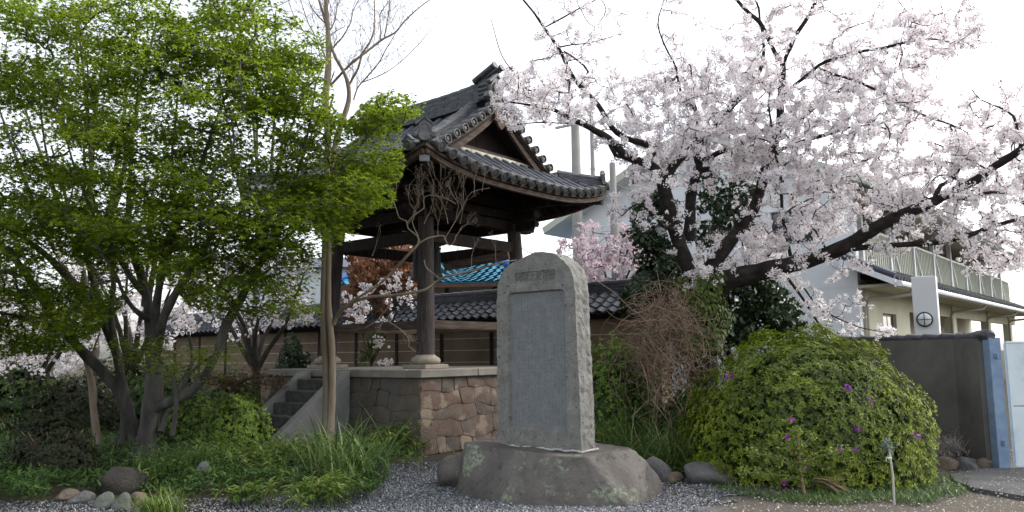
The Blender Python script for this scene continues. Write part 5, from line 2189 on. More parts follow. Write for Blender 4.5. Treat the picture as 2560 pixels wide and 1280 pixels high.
# ---- crape myrtle, bare, in front of the tower
gc = np.random.default_rng(77)
DC = 13.2
cb_ = G(814, 1140)
cm = tree_root('crape_myrtle', 'bare crape myrtle with smooth fluted tan trunk in front of the bell tower', cb_)
cl = [
    [(808, 1145, 44, DC), (815, 1080, 27, DC), (817, 1000, 22, DC), (816, 920, 21, DC), (812, 850, 21, DC), (809, 780, 21, DC), (811, 700, 21, DC), (814, 600, 20, DC), (817, 500, 21, DC), (819, 400, 20, DC), (818, 300, 20, DC), (814, 250, 20, DC), (819, 197, 20, DC), (822, 150, 17, DC), (820, 84, 14, DC), (815, 28, 12, DC), (812, -60, 10, DC)],
    [(820, 1145, 34, DC - .06), (827, 1060, 21, DC - .05), (831, 980, 19, DC - .05), (831, 900, 19, DC - .05), (826, 830, 19, DC - .05), (821, 760, 16, DC - .04), (821, 680, 15, DC - .03), (824, 560, 14, DC - .02), (827, 440, 14, DC + .03), (838, 360, 17, DC + .05), (854, 309, 17, DC + .05), (872, 253, 14, DC + .05), (871, 214, 12, DC), (860, 180, 10, DC), (840, 146, 9, DC), (826, 107, 8, DC), (812, 50, 7, DC), (790, -20, 5, DC)],
    [(872, 216, 9, DC), (878, 202, 9, DC), (896, 169, 9, DC - .1), (905, 135, 8, DC - .1), (925, 104, 7, DC - .15), (936, 70, 6, DC - .2), (936, 10, 5, DC - .2), (934, -40, 4, DC - .2)],
    [(826, 214, 12, DC + .1), (832, 208, 10, DC + .1), (877, 160, 10, DC + .1), (913, 132, 10, DC + .15), (941, 110, 9, DC + .2), (961, 96, 8, DC + .2), (989, 81, 7, DC + .2), (1009, 56, 6, DC + .2), (1031, 34, 5, DC + .2), (1062, 8, 4, DC + .2), (1090, -10, 3, DC + .2)],
    [(950, 104, 6, DC + .2), (952, 80, 5, DC + .2), (950, 36, 4, DC + .2), (972, 3, 3, DC + .2), (985, -30, 2, DC + .2)],
    [(961, 94, 5, DC + .1), (966, 65, 5, DC), (972, 30, 4, DC), (976, -20, 3, DC)],
    [(884, 250, 6, DC - .1), (894, 219, 6, DC - .1), (913, 197, 6, DC - .1), (947, 157, 5, DC - .15), (964, 124, 4, DC - .2), (989, 84, 3, DC - .2)],
    [(905, 206, 5, DC - .1), (930, 197, 4, DC - .1), (961, 183, 4, DC - .1), (995, 160, 3, DC - .1), (1046, 112, 3, DC - .1), (1079, 70, 2, DC - .1)],
    [(826, 130, 8, DC), (843, 107, 7, DC), (854, 96, 6, DC), (877, 56, 5, DC), (882, 28, 4, DC), (902, -10, 3, DC)],
    [(820, 84, 6, DC), (838, 50, 5, DC), (842, 20, 4, DC), (860, -20, 3, DC)],
    [(815, 60, 6, DC), (795, 40, 5, DC), (778, 17, 4, DC), (765, -20, 3, DC)],
    [(819, 160, 6, DC), (800, 110, 5, DC), (772, 60, 4, DC), (748, -10, 3, DC)],
    [(815, 120, 5, DC), (770, 90, 4, DC), (735, 40, 3, DC), (715, -20, 3, DC)],
    # low limbs reaching right
    [(834, 812, 13, DC - .05), (845, 785, 13, DC - .1), (875, 760, 12, DC - .2), (920, 744, 11, DC - .3), (1000, 737, 10, DC - .4), (1065, 724, 9, DC - .5), (1090, 705, 9, DC - .5), (1120, 690, 8, DC - .6), (1180, 678, 7, DC - .6), (1240, 660, 6, DC - .7), (1292, 650, 4, DC - .7)],
    [(836, 800, 12, DC - .05), (860, 772, 10, DC - .2), (889, 748, 9, DC - .3), (948, 712, 9, DC - .4), (984, 676, 10, DC - .4), (1025, 632, 10, DC - .5), (1045, 610, 9, DC - .5), (1043, 590, 6, DC - .5), (1020, 572, 6, DC - .5), (1016, 553, 6, DC - .5), (998, 545, 5, DC - .5), (990, 520, 4, DC - .5), (981, 500, 4, DC - .5), (980, 470, 3, DC - .5)],
    [(1045, 610, 7, DC - .5), (1069, 596, 6, DC - .5), (1091, 591, 6, DC - .5), (1109, 590, 5, DC - .5), (1115, 603, 4, DC - .5), (1123, 614, 4, DC - .5), (1135, 605, 3, DC - .5), (1140, 588, 3, DC - .5)],
    [(1017, 560, 5, DC - .5), (1032, 540, 5, DC - .5), (1060, 520, 4, DC - .5), (1058, 500, 3, DC - .5), (1072, 488, 3, DC - .5), (1110, 494, 3, DC - .5), (1140, 510, 3, DC - .5)],
    [(1045, 590, 4, DC - .5), (1030, 555, 3, DC - .5), (1040, 530, 3, DC - .5), (1025, 510, 2, DC - .5), (1020, 480, 2, DC - .5)],
    [(1110, 600, 3, DC - .5), (1140, 550, 3, DC - .5), (1160, 510, 3, DC - .5), (1180, 480, 2, DC - .5), (1225, 470, 2, DC - .5)],
    [(975, 730, 5, DC - .4), (972, 765, 4, DC - .4), (955, 785, 4, DC - .4), (945, 800, 3, DC - .4), (912, 820, 2, DC - .4)],
    [(950, 795, 3, DC - .4), (990, 815, 3, DC - .4), (1020, 845, 3, DC - .4), (1022, 870, 2, DC - .4)],
    [(1060, 650, 4, DC - .5), (1066, 670, 3, DC - .5), (1085, 685, 3, DC - .5), (1102, 700, 3, DC - .5)],
]
arr = Arr()
cl = [[(a, b, c * (.92 if i < 2 else .72), d) for a, b, c, d in ln] for i, ln in enumerate(cl)]
sk = limbs(arr, cl, 12, 12, .012)
pods = []


def spray(arr_, p, d, L, r, lev, g, out, up=.35, spread=.42):
    """forking twig: a slightly bent shoot that splits two or three ways, fine buds at the tips"""
    d = d / np.linalg.norm(d)
    q1 = p + d * L * .5 + g.normal(0, L * .05, 3)
    d2 = d + ZX * up * .25 + g.normal(0, .12, 3)
    d2 /= np.linalg.norm(d2)
    q2 = q1 + d2 * L * .5
    V, F = tube_arr(np.array([p, q1, q2]), np.array([r, r * .85, r * .7]), 4 if r > .004 else 3)
    arr_.add(V, F)
    if lev == 0:
        out.append(q2)
        return
    for c in range(2 if g.random() < .6 else 3):
        t = g.uniform(.45, 1.0) if c else 1.0
        o = q1 * (1 - (t - .5) * 2) + q2 * ((t - .5) * 2) if t > .5 else q1
        spray(arr_, o, d2 + g.normal(0, spread, 3) + ZX * up, L * g.uniform(.62, .9), max(.0016, r * .68), lev - 1, g, out, up, spread)


low_starts = [(982, 500, 4), (990, 520, 4), (1018, 565, 5), (1032, 540, 5), (1020, 490, 4), (1045, 520, 5), (1060, 515, 5), (1078, 490, 4), (1110, 494, 4), (1095, 590, 4), (1120, 560, 5), (1140, 545, 5), (1160, 510, 5), (1150, 560, 4), (1185, 485, 3), (1140, 590, 4), (1205, 478, 3), (1060, 560, 5), (930, 640, 3), (1240, 655, 3), (1180, 672, 3)]
for (px_, py_, lv) in low_starts:
    for q in range(1):
        spray(arr, P(px_, py_, DC - .5), np.array([gc.normal(0, .45), gc.normal(0, .3), 1.0]), .23, .0052, max(2, lv - 1), gc, pods, .22, .34)
for (px_, py_, lv) in [(955, 790, 3), (985, 815, 4), (1020, 845, 3), (1010, 830, 3)]:
    spray(arr, P(px_, py_, DC - .4), np.array([gc.normal(.3, .3), gc.normal(0, .3), -.3]), .13, .004, lv, gc, pods, -.05, .5)
high = sk[(sk[:, 3] < .045) & (sk[:, 2] > 5.4)]
hp = []
for i in gc.choice(len(high), 120, replace=False):
    spray(arr, high[i, :3], np.array([gc.normal(0, .55), gc.normal(0, .4), .8]), gc.uniform(.18, .30), .0048, 3, gc, hp, .15, .45)
lowt, upper = np.array(pods), np.array(hp)
arr.build('trunk', MT['bark_crape'], cm, True, cb_)
# old seed pods on the low twigs, dark seed remnants on the high ones
pp = np.vstack([lowt, lowt[::2] + gc.normal(0, .02, lowt[::2].shape), upper[::3]])
oct_ = (np.array([(1, 0, 0), (-1, 0, 0), (0, 1, 0), (0, -1, 0), (0, 0, 1), (0, 0, -1)], float), np.array([(0, 2, 4), (2, 1, 4), (1, 3, 4), (3, 0, 4), (2, 0, 5), (1, 2, 5), (3, 1, 5), (0, 3, 5)]))
leaves('seed_pods', MT['seed'], cm, oct_, pp, frames(gc.normal(size=(len(pp), 3)), gc), gc.uniform(.006, .012, len(pp)), gc.random(len(pp)), cb_)

# ---- the big cherry tree
gch = np.random.default_rng(202)
DK = 12.8
kb = P(1752, 1080, DK)
kb[2] = 0
ck = tree_root('cherry_tree', 'large cherry tree in full pale blossom, dark limbs spreading over the right half', kb)
ch_lines = [
    [(1752, 1150, 120, DK), (1752, 1000, 100, DK), (1752, 860, 92, DK), (1752, 760, 96, DK), (1750, 700, 80, DK)],
    [(1745, 720, 50, DK), (1712, 640, 46, DK - .05), (1690, 570, 44, DK - .1), (1672, 510, 42, DK - .15), (1658, 460, 42, DK - .2)],
    [(1658, 462, 34, DK - .2), (1640, 425, 30, DK - .25), (1605, 408, 27, DK - .3), (1562, 393, 25, DK - .35), (1537, 362, 24, DK - .4), (1505, 338, 22, DK - .45), (1470, 318, 19, DK - .5), (1439, 303, 16, DK - .55), (1407, 286, 13, DK - .6), (1370, 269, 10, DK - .65), (1320, 262, 6, DK - .7), (1275, 255, 4, DK - .75)],
    [(1610, 412, 22, DK - .3), (1632, 385, 22, DK - .25), (1622, 368, 22, DK - .2), (1597, 358, 20, DK - .1), (1560, 345, 18, DK), (1530, 320, 17, DK + .05), (1507, 281, 16, DK + .1), (1485, 250, 14, DK + .1), (1448, 214, 12, DK + .1), (1425, 180, 11, DK + .1), (1410, 150, 10, DK + .1), (1395, 119, 9, DK + .1), (1361, 72, 8, DK + .1), (1336, 34, 6, DK + .1), (1300, -10, 5, DK + .1)],
    [(1361, 69, 5, DK + .1), (1407, 44, 5, DK + .1), (1451, 19, 4, DK + .1), (1500, -6, 3, DK + .1)],
    [(1395, 119, 5, DK + .1), (1430, 112, 4, DK), (1470, 108, 3, DK - .1), (1530, 92, 2, DK - .1)],
    [(1448, 214, 7, DK), (1470, 180, 7, DK - .1), (1442, 150, 5, DK - .1), (1410, 128, 4, DK - .1)],
    [(1439, 308, 6, DK - .5), (1400, 308, 4, DK - .6), (1350, 306, 4, DK - .6), (1284, 312, 3, DK - .7)],
    [(1345, 270, 4, DK - .7), (1300, 200, 3, DK - .6), (1255, 140, 3, DK - .5), (1228, 50, 2, DK - .5)],
    [(1662, 455, 30, DK - .2), (1692, 405, 27, DK - .1), (1751, 353, 24, DK), (1776, 325, 22, DK + .1), (1807, 287, 20, DK + .2), (1832, 262, 18, DK + .3), (1864, 231, 15, DK + .4), (1886, 200, 13, DK + .5), (1903, 170, 11, DK + .5), (1910, 125, 8, DK + .5), (1905, 70, 6, DK + .5)],
    [(1776, 320, 9, DK + .1), (1740, 280, 8, DK), (1700, 225, 7, DK - .1), (1690, 170, 6, DK - .1), (1665, 120, 5, DK - .2), (1645, 60, 4, DK - .2), (1660, 0, 3, DK - .2)],
    [(1725, 600, 40, DK + .2), (1729, 540, 34, DK + .2), (1730, 490, 32, DK + .25), (1740, 440, 30, DK + .3), (1748, 410, 26, DK + .3), (1738, 370, 18, DK + .4), (1745, 300, 12, DK + .5), (1720, 220, 8, DK + .5)],
    [(1745, 425, 20, DK + .3), (1772, 421, 17, DK + .3), (1812, 410, 15, DK + .35), (1840, 394, 14, DK + .4), (1875, 389, 13, DK + .4), (1900, 372, 11, DK + .5)],
    [(1748, 405, 18, DK + .3), (1796, 381, 16, DK + .2), (1833, 366, 15, DK + .1), (1880, 340, 12, DK), (1920, 320, 9, DK - .1)],
    [(1755, 715, 60, DK), (1800, 640, 44, DK + .1), (1852, 570, 40, DK + .2), (1875, 533, 36, DK + .2), (1889, 509, 34, DK + .2), (1900, 471, 32, DK + .2), (1905, 440, 32, DK + .2), (1916, 405, 30, DK + .2), (1928, 372, 28, DK + .2), (1942, 330, 25, DK + .2), (1949, 290, 24, DK + .2), (1950, 255, 23, DK + .2), (1955, 219, 21, DK + .2), (1959, 172, 20, DK + .2), (1961, 154, 19, DK + .2)],
    [(1961, 156, 14, DK + .2), (1939, 131, 13, DK + .2), (1917, 84, 12, DK + .2), (1899, 53, 12, DK + .2), (1876, 34, 10, DK + .2), (1840, -4, 9, DK + .2), (1815, -40, 8, DK + .2)],
    [(1961, 156, 14, DK + .2), (1974, 125, 13, DK + .1), (1992, 87, 12, DK), (2014, 53, 11, DK), (2030, 25, 10, DK), (2037, 9, 9, DK), (2076, -6, 7, DK), (2120, -30, 6, DK)],
    [(1900, 55, 7, DK + .2), (1898, 20, 6, DK + .2), (1880, -20, 5, DK + .2)],
    [(1955, 235, 12, DK), (1971, 226, 10, DK - .1), (2021, 187, 9, DK - .3), (2049, 162, 9, DK - .4), (2083, 147, 9, DK - .5), (2149, 128, 8, DK - .6), (2208, 119, 8, DK - .7), (2271, 103, 7, DK - .8), (2333, 97, 5, DK - .9), (2399, 109, 4, DK - 1), (2440, 100, 2, DK - 1)],
    [(2271, 103, 4, DK - .8), (2290, 60, 3, DK - .8), (2260, 20, 3, DK - .8), (2230, -20, 2, DK - .8)],
    [(1938, 385, 16, DK + .2), (1955, 372, 13, DK + .1), (2011, 353, 11, DK - .1), (2080, 334, 9, DK - .3), (2130, 318, 6, DK - .4), (2200, 310, 4, DK - .5)],
    [(2049, 170, 7, DK - .4), (2083, 186, 7, DK - .6), (2136, 200, 7, DK - .7), (2205, 233, 7, DK - .9), (2274, 270, 6, DK - 1.1), (2324, 294, 5, DK - 1.2), (2380, 312, 4, DK - 1.3), (2420, 332, 3, DK - 1.4)],
    [(2000, 300, 12, DK + .2), (2040, 265, 11, DK + .2), (2074, 242, 11, DK + .2), (2099, 228, 11, DK + .2), (2146, 190, 7, DK + .2), (2180, 150, 4, DK + .2)],
    [(1760, 725, 80, DK), (1820, 700, 66, DK - .1), (1880, 684, 60, DK - .2), (1940, 668, 54, DK - .4), (2013, 650, 48, DK - .6), (2066, 634, 46, DK - .7), (2119, 613, 44, DK - .9), (2162, 589, 42, DK - 1.0), (2204, 564, 40, DK - 1.1), (2247, 543, 38, DK - 1.2), (2292, 522, 36, DK - 1.3), (2332, 503, 33, DK - 1.4), (2362, 485, 29, DK - 1.5), (2398, 469, 27, DK - 1.6), (2438, 448, 26, DK - 1.7), (2486, 415, 24, DK - 1.8), (2518, 398, 23, DK - 1.9), (2558, 370, 21, DK - 2.0), (2630, 310, 16, DK - 2.1), (2700, 220, 10, DK - 2.2)],
    [(2332, 500, 15, DK - 1.4), (2350, 464, 13, DK - 1.4), (2376, 452, 9, DK - 1.4), (2400, 420, 6, DK - 1.4), (2410, 380, 4, DK - 1.4)],
    [(2118, 622, 22, DK - .9), (2150, 620, 19, DK - 1.0), (2200, 616, 18, DK - 1.1), (2279, 611, 17, DK - 1.3), (2345, 606, 16, DK - 1.5), (2411, 590, 15, DK - 1.7), (2464, 571, 14, DK - 1.8), (2518, 554, 11, DK - 1.9), (2570, 540, 9, DK - 2.0), (2640, 510, 6, DK - 2.1)],
    [(2362, 490, 14, DK - 1.5), (2395, 495, 13, DK - 1.6), (2430, 490, 11, DK - 1.7), (2480, 480, 8, DK - 1.8), (2540, 485, 5, DK - 1.9)],
    [(1976, 640, 10, DK - .5), (1966, 590, 9, DK - .5), (1955, 530, 9, DK - .5), (1951, 429, 8, DK - .5), (1939, 392, 7, DK - .5), (1927, 297, 6, DK - .5), (1922, 259, 5, DK - .5), (1927, 205, 3, DK - .5)],
    [(1955, 540, 5, DK - .5), (1980, 520, 4, DK - .5), (2030, 495, 4, DK - .5), (2060, 480, 3, DK - .5)],
    [(1951, 425, 5, DK - .5), (1965, 410, 4, DK - .5), (1985, 395, 3, DK - .5)],
    [(1965, 690, 8, DK - .6), (2006, 745, 7, DK - .7), (2039, 797, 6, DK - .8), (2082, 862, 3, DK - .9)],
    [(2010, 720, 5, DK - .7), (2040, 760, 4, DK - .7), (2086, 792, 4, DK - .8), (2156, 820, 3, DK - .9), (2212, 830, 2, DK - 1)],
    [(2499, 400, 9, DK - 1.8), (2546, 372, 9, DK - 1.9), (2549, 355, 9, DK - 1.9), (2542, 319, 8, DK - 1.9), (2533, 290, 7, DK - 1.9), (2499, 269, 5, DK - 1.9), (2452, 250, 4, DK - 1.9), (2430, 225, 3, DK - 1.9)],
    [(1700, 575, 12, DK - .2), (1660, 567, 8, DK - .4), (1625, 530, 6, DK - .5), (1590, 510, 4, DK - .6), (1555, 540, 3, DK - .6)],
    [(1560, 395, 8, DK - .2), (1540, 388, 12, DK + .1), (1520, 353, 10, DK + .1), (1485, 331, 7, DK + .1), (1450, 300, 5, DK + .1)],
    [(2204, 545, 6, DK - 1.1), (2270, 560, 5, DK - 1.2), (2330, 572, 5, DK - 1.3), (2390, 590, 3, DK - 1.4)],
    [(2066, 625, 6, DK - .7), (2040, 580, 5, DK - .8), (2010, 545, 4, DK - .9), (2000, 520, 3, DK - .9)],
]
arr = Arr()
ch_lines = [[(a, b, c * (.82 if c > 12 else .95), d) for a, b, c, d in ln] for ln in ch_lines]
sk = limbs(arr, ch_lines, 11, 20, .03)
CH_OUT = [(1222, 330), (1225, 240), (1265, 170), (1330, 150), (1300, 60), (1270, -60), (1880, -60), (2440, -60), (2490, 40), (2520, 90), (2500, 120), (2410, 125), (2370, 170), (2400, 210), (2440, 160), (2500, 190), (2640, 150), (2860, 120), (2900, 420), (2760, 640), (2640, 730), (2520, 700), (2420, 720), (2350, 650), (2240, 640), (2200, 700), (2280, 840), (2200, 870), (2060, 850), (2000, 760), (1960, 700), (1760, 740), (1600, 720), (1560, 600), (1500, 580), (1520, 480), (1560, 420), (1500, 400), (1470, 340), (1400, 330), (1300, 380)]
CH_GAPS = [([(1225, 330), (1440, 312), (1500, 390), (1530, 420), (1500, 480), (1250, 420)], .985), ([(1225, -60), (1290, -60), (1330, 60), (1330, 150), (1225, 150)], .93), ([(1500, 20), (1640, 20), (1660, 100), (1560, 170), (1480, 150)], .6), ([(1690, -20), (1830, -20), (1860, 60), (1800, 100), (1700, 90)], .75), ([(1985, 60), (2080, 20), (2090, 90), (2030, 150), (1990, 150)], .8),
           ([(2380, 140), (2500, 130), (2440, 230), (2400, 260), (2370, 200)], .8), ([(2270, 310), (2380, 320), (2370, 370), (2280, 370)], .8), ([(1620, 480), (1830, 480), (1860, 640), (1690, 660)], .45), ([(2100, 700), (2300, 690), (2300, 800), (2150, 770)], .70), ([(2290, 530), (2440, 510), (2450, 600), (2300, 600)], .4), ([(1500, 560), (1660, 580), (1640, 720), (1560, 700)], .85), ([(1440, 30), (1480, 30), (1480, 130), (1440, 130)], .4), ([(2160, 640), (2380, 640), (2380, 720), (2160, 720)], .2), ([(1500, 300), (1580, 330), (1560, 400), (1490, 380)], .5)]
THIN_TOP = [(1260, -60), (1720, -60), (1720, 190), (1340, 190)]


def ch_ok(px, p):
    ok = inpoly(px, CH_OUT)
    for gp_, pr in CH_GAPS:
        ok &= ~(inpoly(px, gp_) & (gch.random(len(px)) < pr))
    ok &= ~(inpoly(px, THIN_TOP) & (gch.random(len(px)) < .45))
    return ok


thin = sk[sk[:, 3] < .09]
at1 = pick(thin, 1700, gch, None, (.36, .45, .34), ch_ok)
at2 = region_points([([(1240, 180), (1420, 170), (1440, 300), (1250, 320)], .07), ([(1560, 180), (1900, 140), (1930, 420), (1660, 440), (1560, 330)], .28), ([(1960, 240), (2330, 200), (2420, 380), (2300, 520), (1990, 620)], .36), ([(2330, 330), (2640, 260), (2640, 690), (2400, 680)], .15), ([(2640, 180), (2820, 160), (2860, 400), (2720, 600), (2640, 600)], .07), ([(1700, 590), (1960, 560), (1980, 700), (1720, 730)], .13), ([(2040, 60), (2440, 0), (2500, 100), (2300, 180), (2060, 230)], .12), ([(1440, 60), (1900, -20), (1900, 200), (1460, 200)], .06)], 1650, gch, lambda q: DK + .35 - np.clip((q[:, 0] - 1950) / 700, 0, 1) * 2.0, .65)
at2 = at2[ch_ok(proj(at2), at2)]
at = np.vstack([at1, at2])
tw, nodes, paths = grow(sk[sk[:, 3] < .14], at, gch, .0036, .14, 4, .22, .40, .03)
arr.V += tw.V
arr.F += [f + arr.n for f in tw.F]
arr.R += tw.R
arr.build('trunk', MT['bark_cherry'], ck, True, kb)


def blossoms(nodes, paths, g, per_twig, per_cl, size=(.030, .042), spread=.055, bunch=.02):
    cs_ = []
    for path in paths:
        pts = nodes[path]
        n = max(1, g.poisson(per_twig))
        t = g.beta(1.6, 1.0, n) * (len(pts) - 1)
        i = np.minimum(t.astype(int), len(pts) - 2)
        f = (t - i)[:, None]
        cs_.append(pts[i] * (1 - f) + pts[i + 1] * f)
    c = np.vstack(cs_) + 0
    c = c + g.normal(0, bunch, c.shape)
    k = np.maximum(3, g.poisson(per_cl, len(c)))
    idx = np.repeat(np.arange(len(c)), k)
    d = g.normal(size=(len(idx), 3))
    d /= np.linalg.norm(d, axis=1)[:, None]
    rr = spread * g.uniform(.6, 1.25, len(c))[idx] * g.uniform(.55, 1.05, len(idx))
    pos = c[idx] + d * rr[:, None]
    nrm = d + g.normal(0, .35, d.shape)
    R = frames(nrm, g)
    sc = g.uniform(*size, len(idx)) * 1.15
    rnd = np.clip(.45 + .5 * g.random(len(c))[idx] * g.uniform(.5, 1.1, len(idx)) + g.normal(0, .12, len(idx)), 0, 1)
    rnd[g.random(len(idx)) < .035] = 0.0
    return pos, R, sc, rnd


pos, R, sc, rnd = blossoms(nodes, paths, gch, 5.2, 17.0, (.020, .031), .056, .03)
px = proj(pos)
thick = sk[sk[:, 3] > .045]
dmin = np.full(len(pos), 9.0)
for row in thick[::2]:
    dmin = np.minimum(dmin, np.sqrt(((pos - row[:3]) ** 2).sum(1)) - row[3])
keep = (dmin > .13) & inpoly(px, CH_OUT) & ~(inpoly(px, CH_GAPS[0][0]) & (gch.random(len(px)) < .9))
leaves('crown', MT['blossom'], ck, PETALS, pos[keep], R[keep], sc[keep], rnd[keep], kb)

# ---- background cherries, red-leaved tree, bare tree
def back_tree(name, label, px, Y, polys, n, seed, leafm, bark, per_twig, per_cl, size, spread, trunk_w=20, top=560, sd=.8, tm=FLOWER, cat='tree', group=None, lean=0):
    g = np.random.default_rng(seed)
    b_ = P(px, 900, Y)
    b_[2] = 0
    o = tree_root(name, label, b_, cat, group)
    arr = Arr()
    allp = np.vstack([np.array(q) for q, _ in polys])
    lo, hi = allp.min(0), allp.max(0)
    gz = proj(b_)[0][1]
    lines = []
    fork = gz * .35 + hi[1] * .65 if hi[1] < gz else hi[1] - (hi[1] - lo[1]) * .3
    lines.append([(px, gz, trunk_w * 1.2, Y), (px + lean * .3, (gz + fork) / 2, trunk_w, Y), (px + lean * .5, fork, trunk_w * .85, Y)])
    for q in range(7):
        tx = lo[0] + (hi[0] - lo[0]) * (q + .5) / 7
        ty = lo[1] + (hi[1] - lo[1]) * g.uniform(.1, .6)
        dy = g.normal(0, sd)
        lines.append([(px + lean * .5, fork, trunk_w * .6, Y), ((px + tx) / 2 + g.normal(0, 15), (fork + ty) / 2, trunk_w * .4, Y + dy * .5), (tx, ty, trunk_w * .15, Y + dy)])
    sk = limbs(arr, lines, 7, seed, .05)
    at = region_points(polys, n, g, Y, sd)
    tw, nodes, paths = grow(sk, at, g, .005, .15, 3, .4, .4, .04)
    arr.V += tw.V
    arr.F += [f + arr.n for f in tw.F]
    arr.R += tw.R
    arr.build('trunk', MT[bark], o, True, b_)
    if leafm:
        pos, R, sc, rnd = blossoms(nodes, paths, g, per_twig, per_cl, size, spread, .05)
        leaves('crown', MT[leafm], o, tm, pos, R, sc, rnd, b_)
    return o


back_tree('background_cherry', 'pale pink cherry beyond the boundary wall between the two concrete poles', 1520, 21.5, [([(1400, 610), (1450, 555), (1560, 550), (1640, 600), (1640, 720), (1390, 720)], 1.0)], 260, 31, 'blossom_pink', 'bark_far', 3.2, 8, (.05, .07), .09, 14)
back_tree('background_cherry', 'low white cherry whose branches hang at the far left edge', 60, 16.5, [([(-60, 700), (150, 720), (230, 860), (180, 930), (80, 940), (-60, 960)], 1.0)], 200, 32, 'blossom', 'bark_far', 3.2, 8, (.042, .06), .08, 26)
back_tree('background_cherry', 'white cherry showing between the forked maple trunks', 330, 18.5, [([(120, 560), (480, 540), (520, 760), (430, 870), (200, 860)], 1.0)], 260, 33, 'blossom', 'bark_far', 3.0, 8, (.045, .065), .085, 26)
back_tree('background_cherry', 'white cherry behind the right limb of the maple', 640, 18.0, [([(440, 620), (760, 600), (790, 800), (560, 850), (450, 820)], 1.0)], 240, 34, 'blossom', 'bark_far', 3.0, 8, (.045, .06), .08, 24)
back_tree('background_cherry', 'small white-flowering tree in front of the red-leaved tree behind the tower', 930, 18.7, [([(840, 760), (900, 690), (1030, 680), (1060, 790), (960, 830), (850, 810)], 1.0)], 60, 35, 'blossom', 'bark_far', 2.4, 7, (.045, .06), .07, 10, sd=.35)
back_tree('red_leaved_tree', 'tree with orange-red young leaves behind the tower posts', 945, 22.0, [([(868, 700), (880, 640), (930, 605), (1000, 600), (1050, 620), (1050, 720), (1040, 800), (860, 800)], 1.0)], 400, 36, 'leaf_red', 'bark_far', 4.0, 9, (.09, .13), .13, 14, tm=OVAL)
back_tree('bare_tree', 'bare grey tree rising behind the maple crown at the far left', 230, 21.0, [([(-40, -60), (420, -60), (430, 400), (380, 640), (60, 660), (-40, 400)], 1.0)], 420, 37, None, 'bark_far', 0, 0, (0, 0), 0, 30, sd=1.4)
back_tree('bare_tree', 'bare thin-twigged tree behind the crape myrtle top', 640, 22.0, [([(520, -60), (860, -60), (860, 260), (800, 560), (560, 600)], 1.0)], 320, 38, None, 'bark_far', 0, 0, (0, 0), 0, 20, sd=1.2)


# ------------------------------------------------------------------ shrubs
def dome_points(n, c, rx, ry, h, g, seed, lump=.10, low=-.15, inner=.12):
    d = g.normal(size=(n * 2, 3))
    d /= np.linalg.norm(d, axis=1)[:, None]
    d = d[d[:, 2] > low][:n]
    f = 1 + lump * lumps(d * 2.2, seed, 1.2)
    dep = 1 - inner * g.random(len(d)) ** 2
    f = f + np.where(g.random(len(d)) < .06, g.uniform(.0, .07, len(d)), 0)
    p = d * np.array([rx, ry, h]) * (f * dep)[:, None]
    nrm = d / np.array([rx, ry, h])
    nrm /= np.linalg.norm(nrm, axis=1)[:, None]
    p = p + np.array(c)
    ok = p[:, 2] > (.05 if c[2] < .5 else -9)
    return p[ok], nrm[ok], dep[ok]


def rosettes(p, nrm, g, per, tm, size, mat, name, root, off, spread=.75, tone=None, dep=None):
    idx = np.repeat(np.arange(len(p)), per)
    out = g.normal(size=(len(idx), 3))
    nn = nrm[idx]
    out -= nn * (out * nn).sum(1)[:, None]
    out /= np.linalg.norm(out, axis=1)[:, None]
    y = out * spread + nn * g.uniform(.25, .9, len(idx))[:, None]
    z = nn - out * .4 + g.normal(0, .2, nn.shape)
    R = frames(z, g, y)
    # frames() keeps z; the leaf runs along y projected on the plane of z
    sc = g.uniform(*size, len(idx))
    base = g.normal(.5, .2, len(p)) if tone is None else tone
    rnd = np.clip(base[idx] + g.normal(0, .1, len(idx)), 0, 1)
    return leaves(name, MT[mat], root, tm, p[idx], R, sc, rnd, off)


def shrub(name, label, px, Y, rx, ry, h, n, mat, seed, size=(.035, .055), tm=LANCE, per=6, cat='shrub', lump=.1, group=None, base_z=0.0, xoff=0.0, low=-.15):
    g = np.random.default_rng(seed)
    c = P(px, 800, Y)
    c[2] = base_z
    c[0] += xoff
    o = thing(name, label, cat, tuple(c), 0, group)
    p, nrm, dep = dome_points(n, c, rx, ry, h, g, seed, lump, low)
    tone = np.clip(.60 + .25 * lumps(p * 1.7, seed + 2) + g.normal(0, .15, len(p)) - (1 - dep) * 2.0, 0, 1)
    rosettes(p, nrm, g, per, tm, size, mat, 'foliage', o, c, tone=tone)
    # woody inside that closes the view through the bush
    m = MB()
    for q in range(9):
        t = q * .7
        a_ = np.array([.04 * math.cos(t), .04 * math.sin(t), 0])
        b_ = np.array([rx * .6 * math.cos(t), ry * .6 * math.sin(t), h * .75])
        m.tube([a_, (a_ + b_) / 2 + np.array([0, 0, .08]), b_], [.025, .016, .006], 5)
    m.build('stems', MT['twig_brown'], o)
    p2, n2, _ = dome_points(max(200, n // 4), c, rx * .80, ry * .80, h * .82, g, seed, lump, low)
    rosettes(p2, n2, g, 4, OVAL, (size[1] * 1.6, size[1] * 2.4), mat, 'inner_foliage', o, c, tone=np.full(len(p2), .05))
    return o, c, p, nrm


az, azc, azp, azn = shrub('azalea_bush', 'big rounded yellow-green azalea bush with a few purple flowers', 1990, 10.65, 1.58, 1.40, 1.88, 10500, 'leaf_azalea', 61, (.036, .064), LANCE, 6, lump=.09)
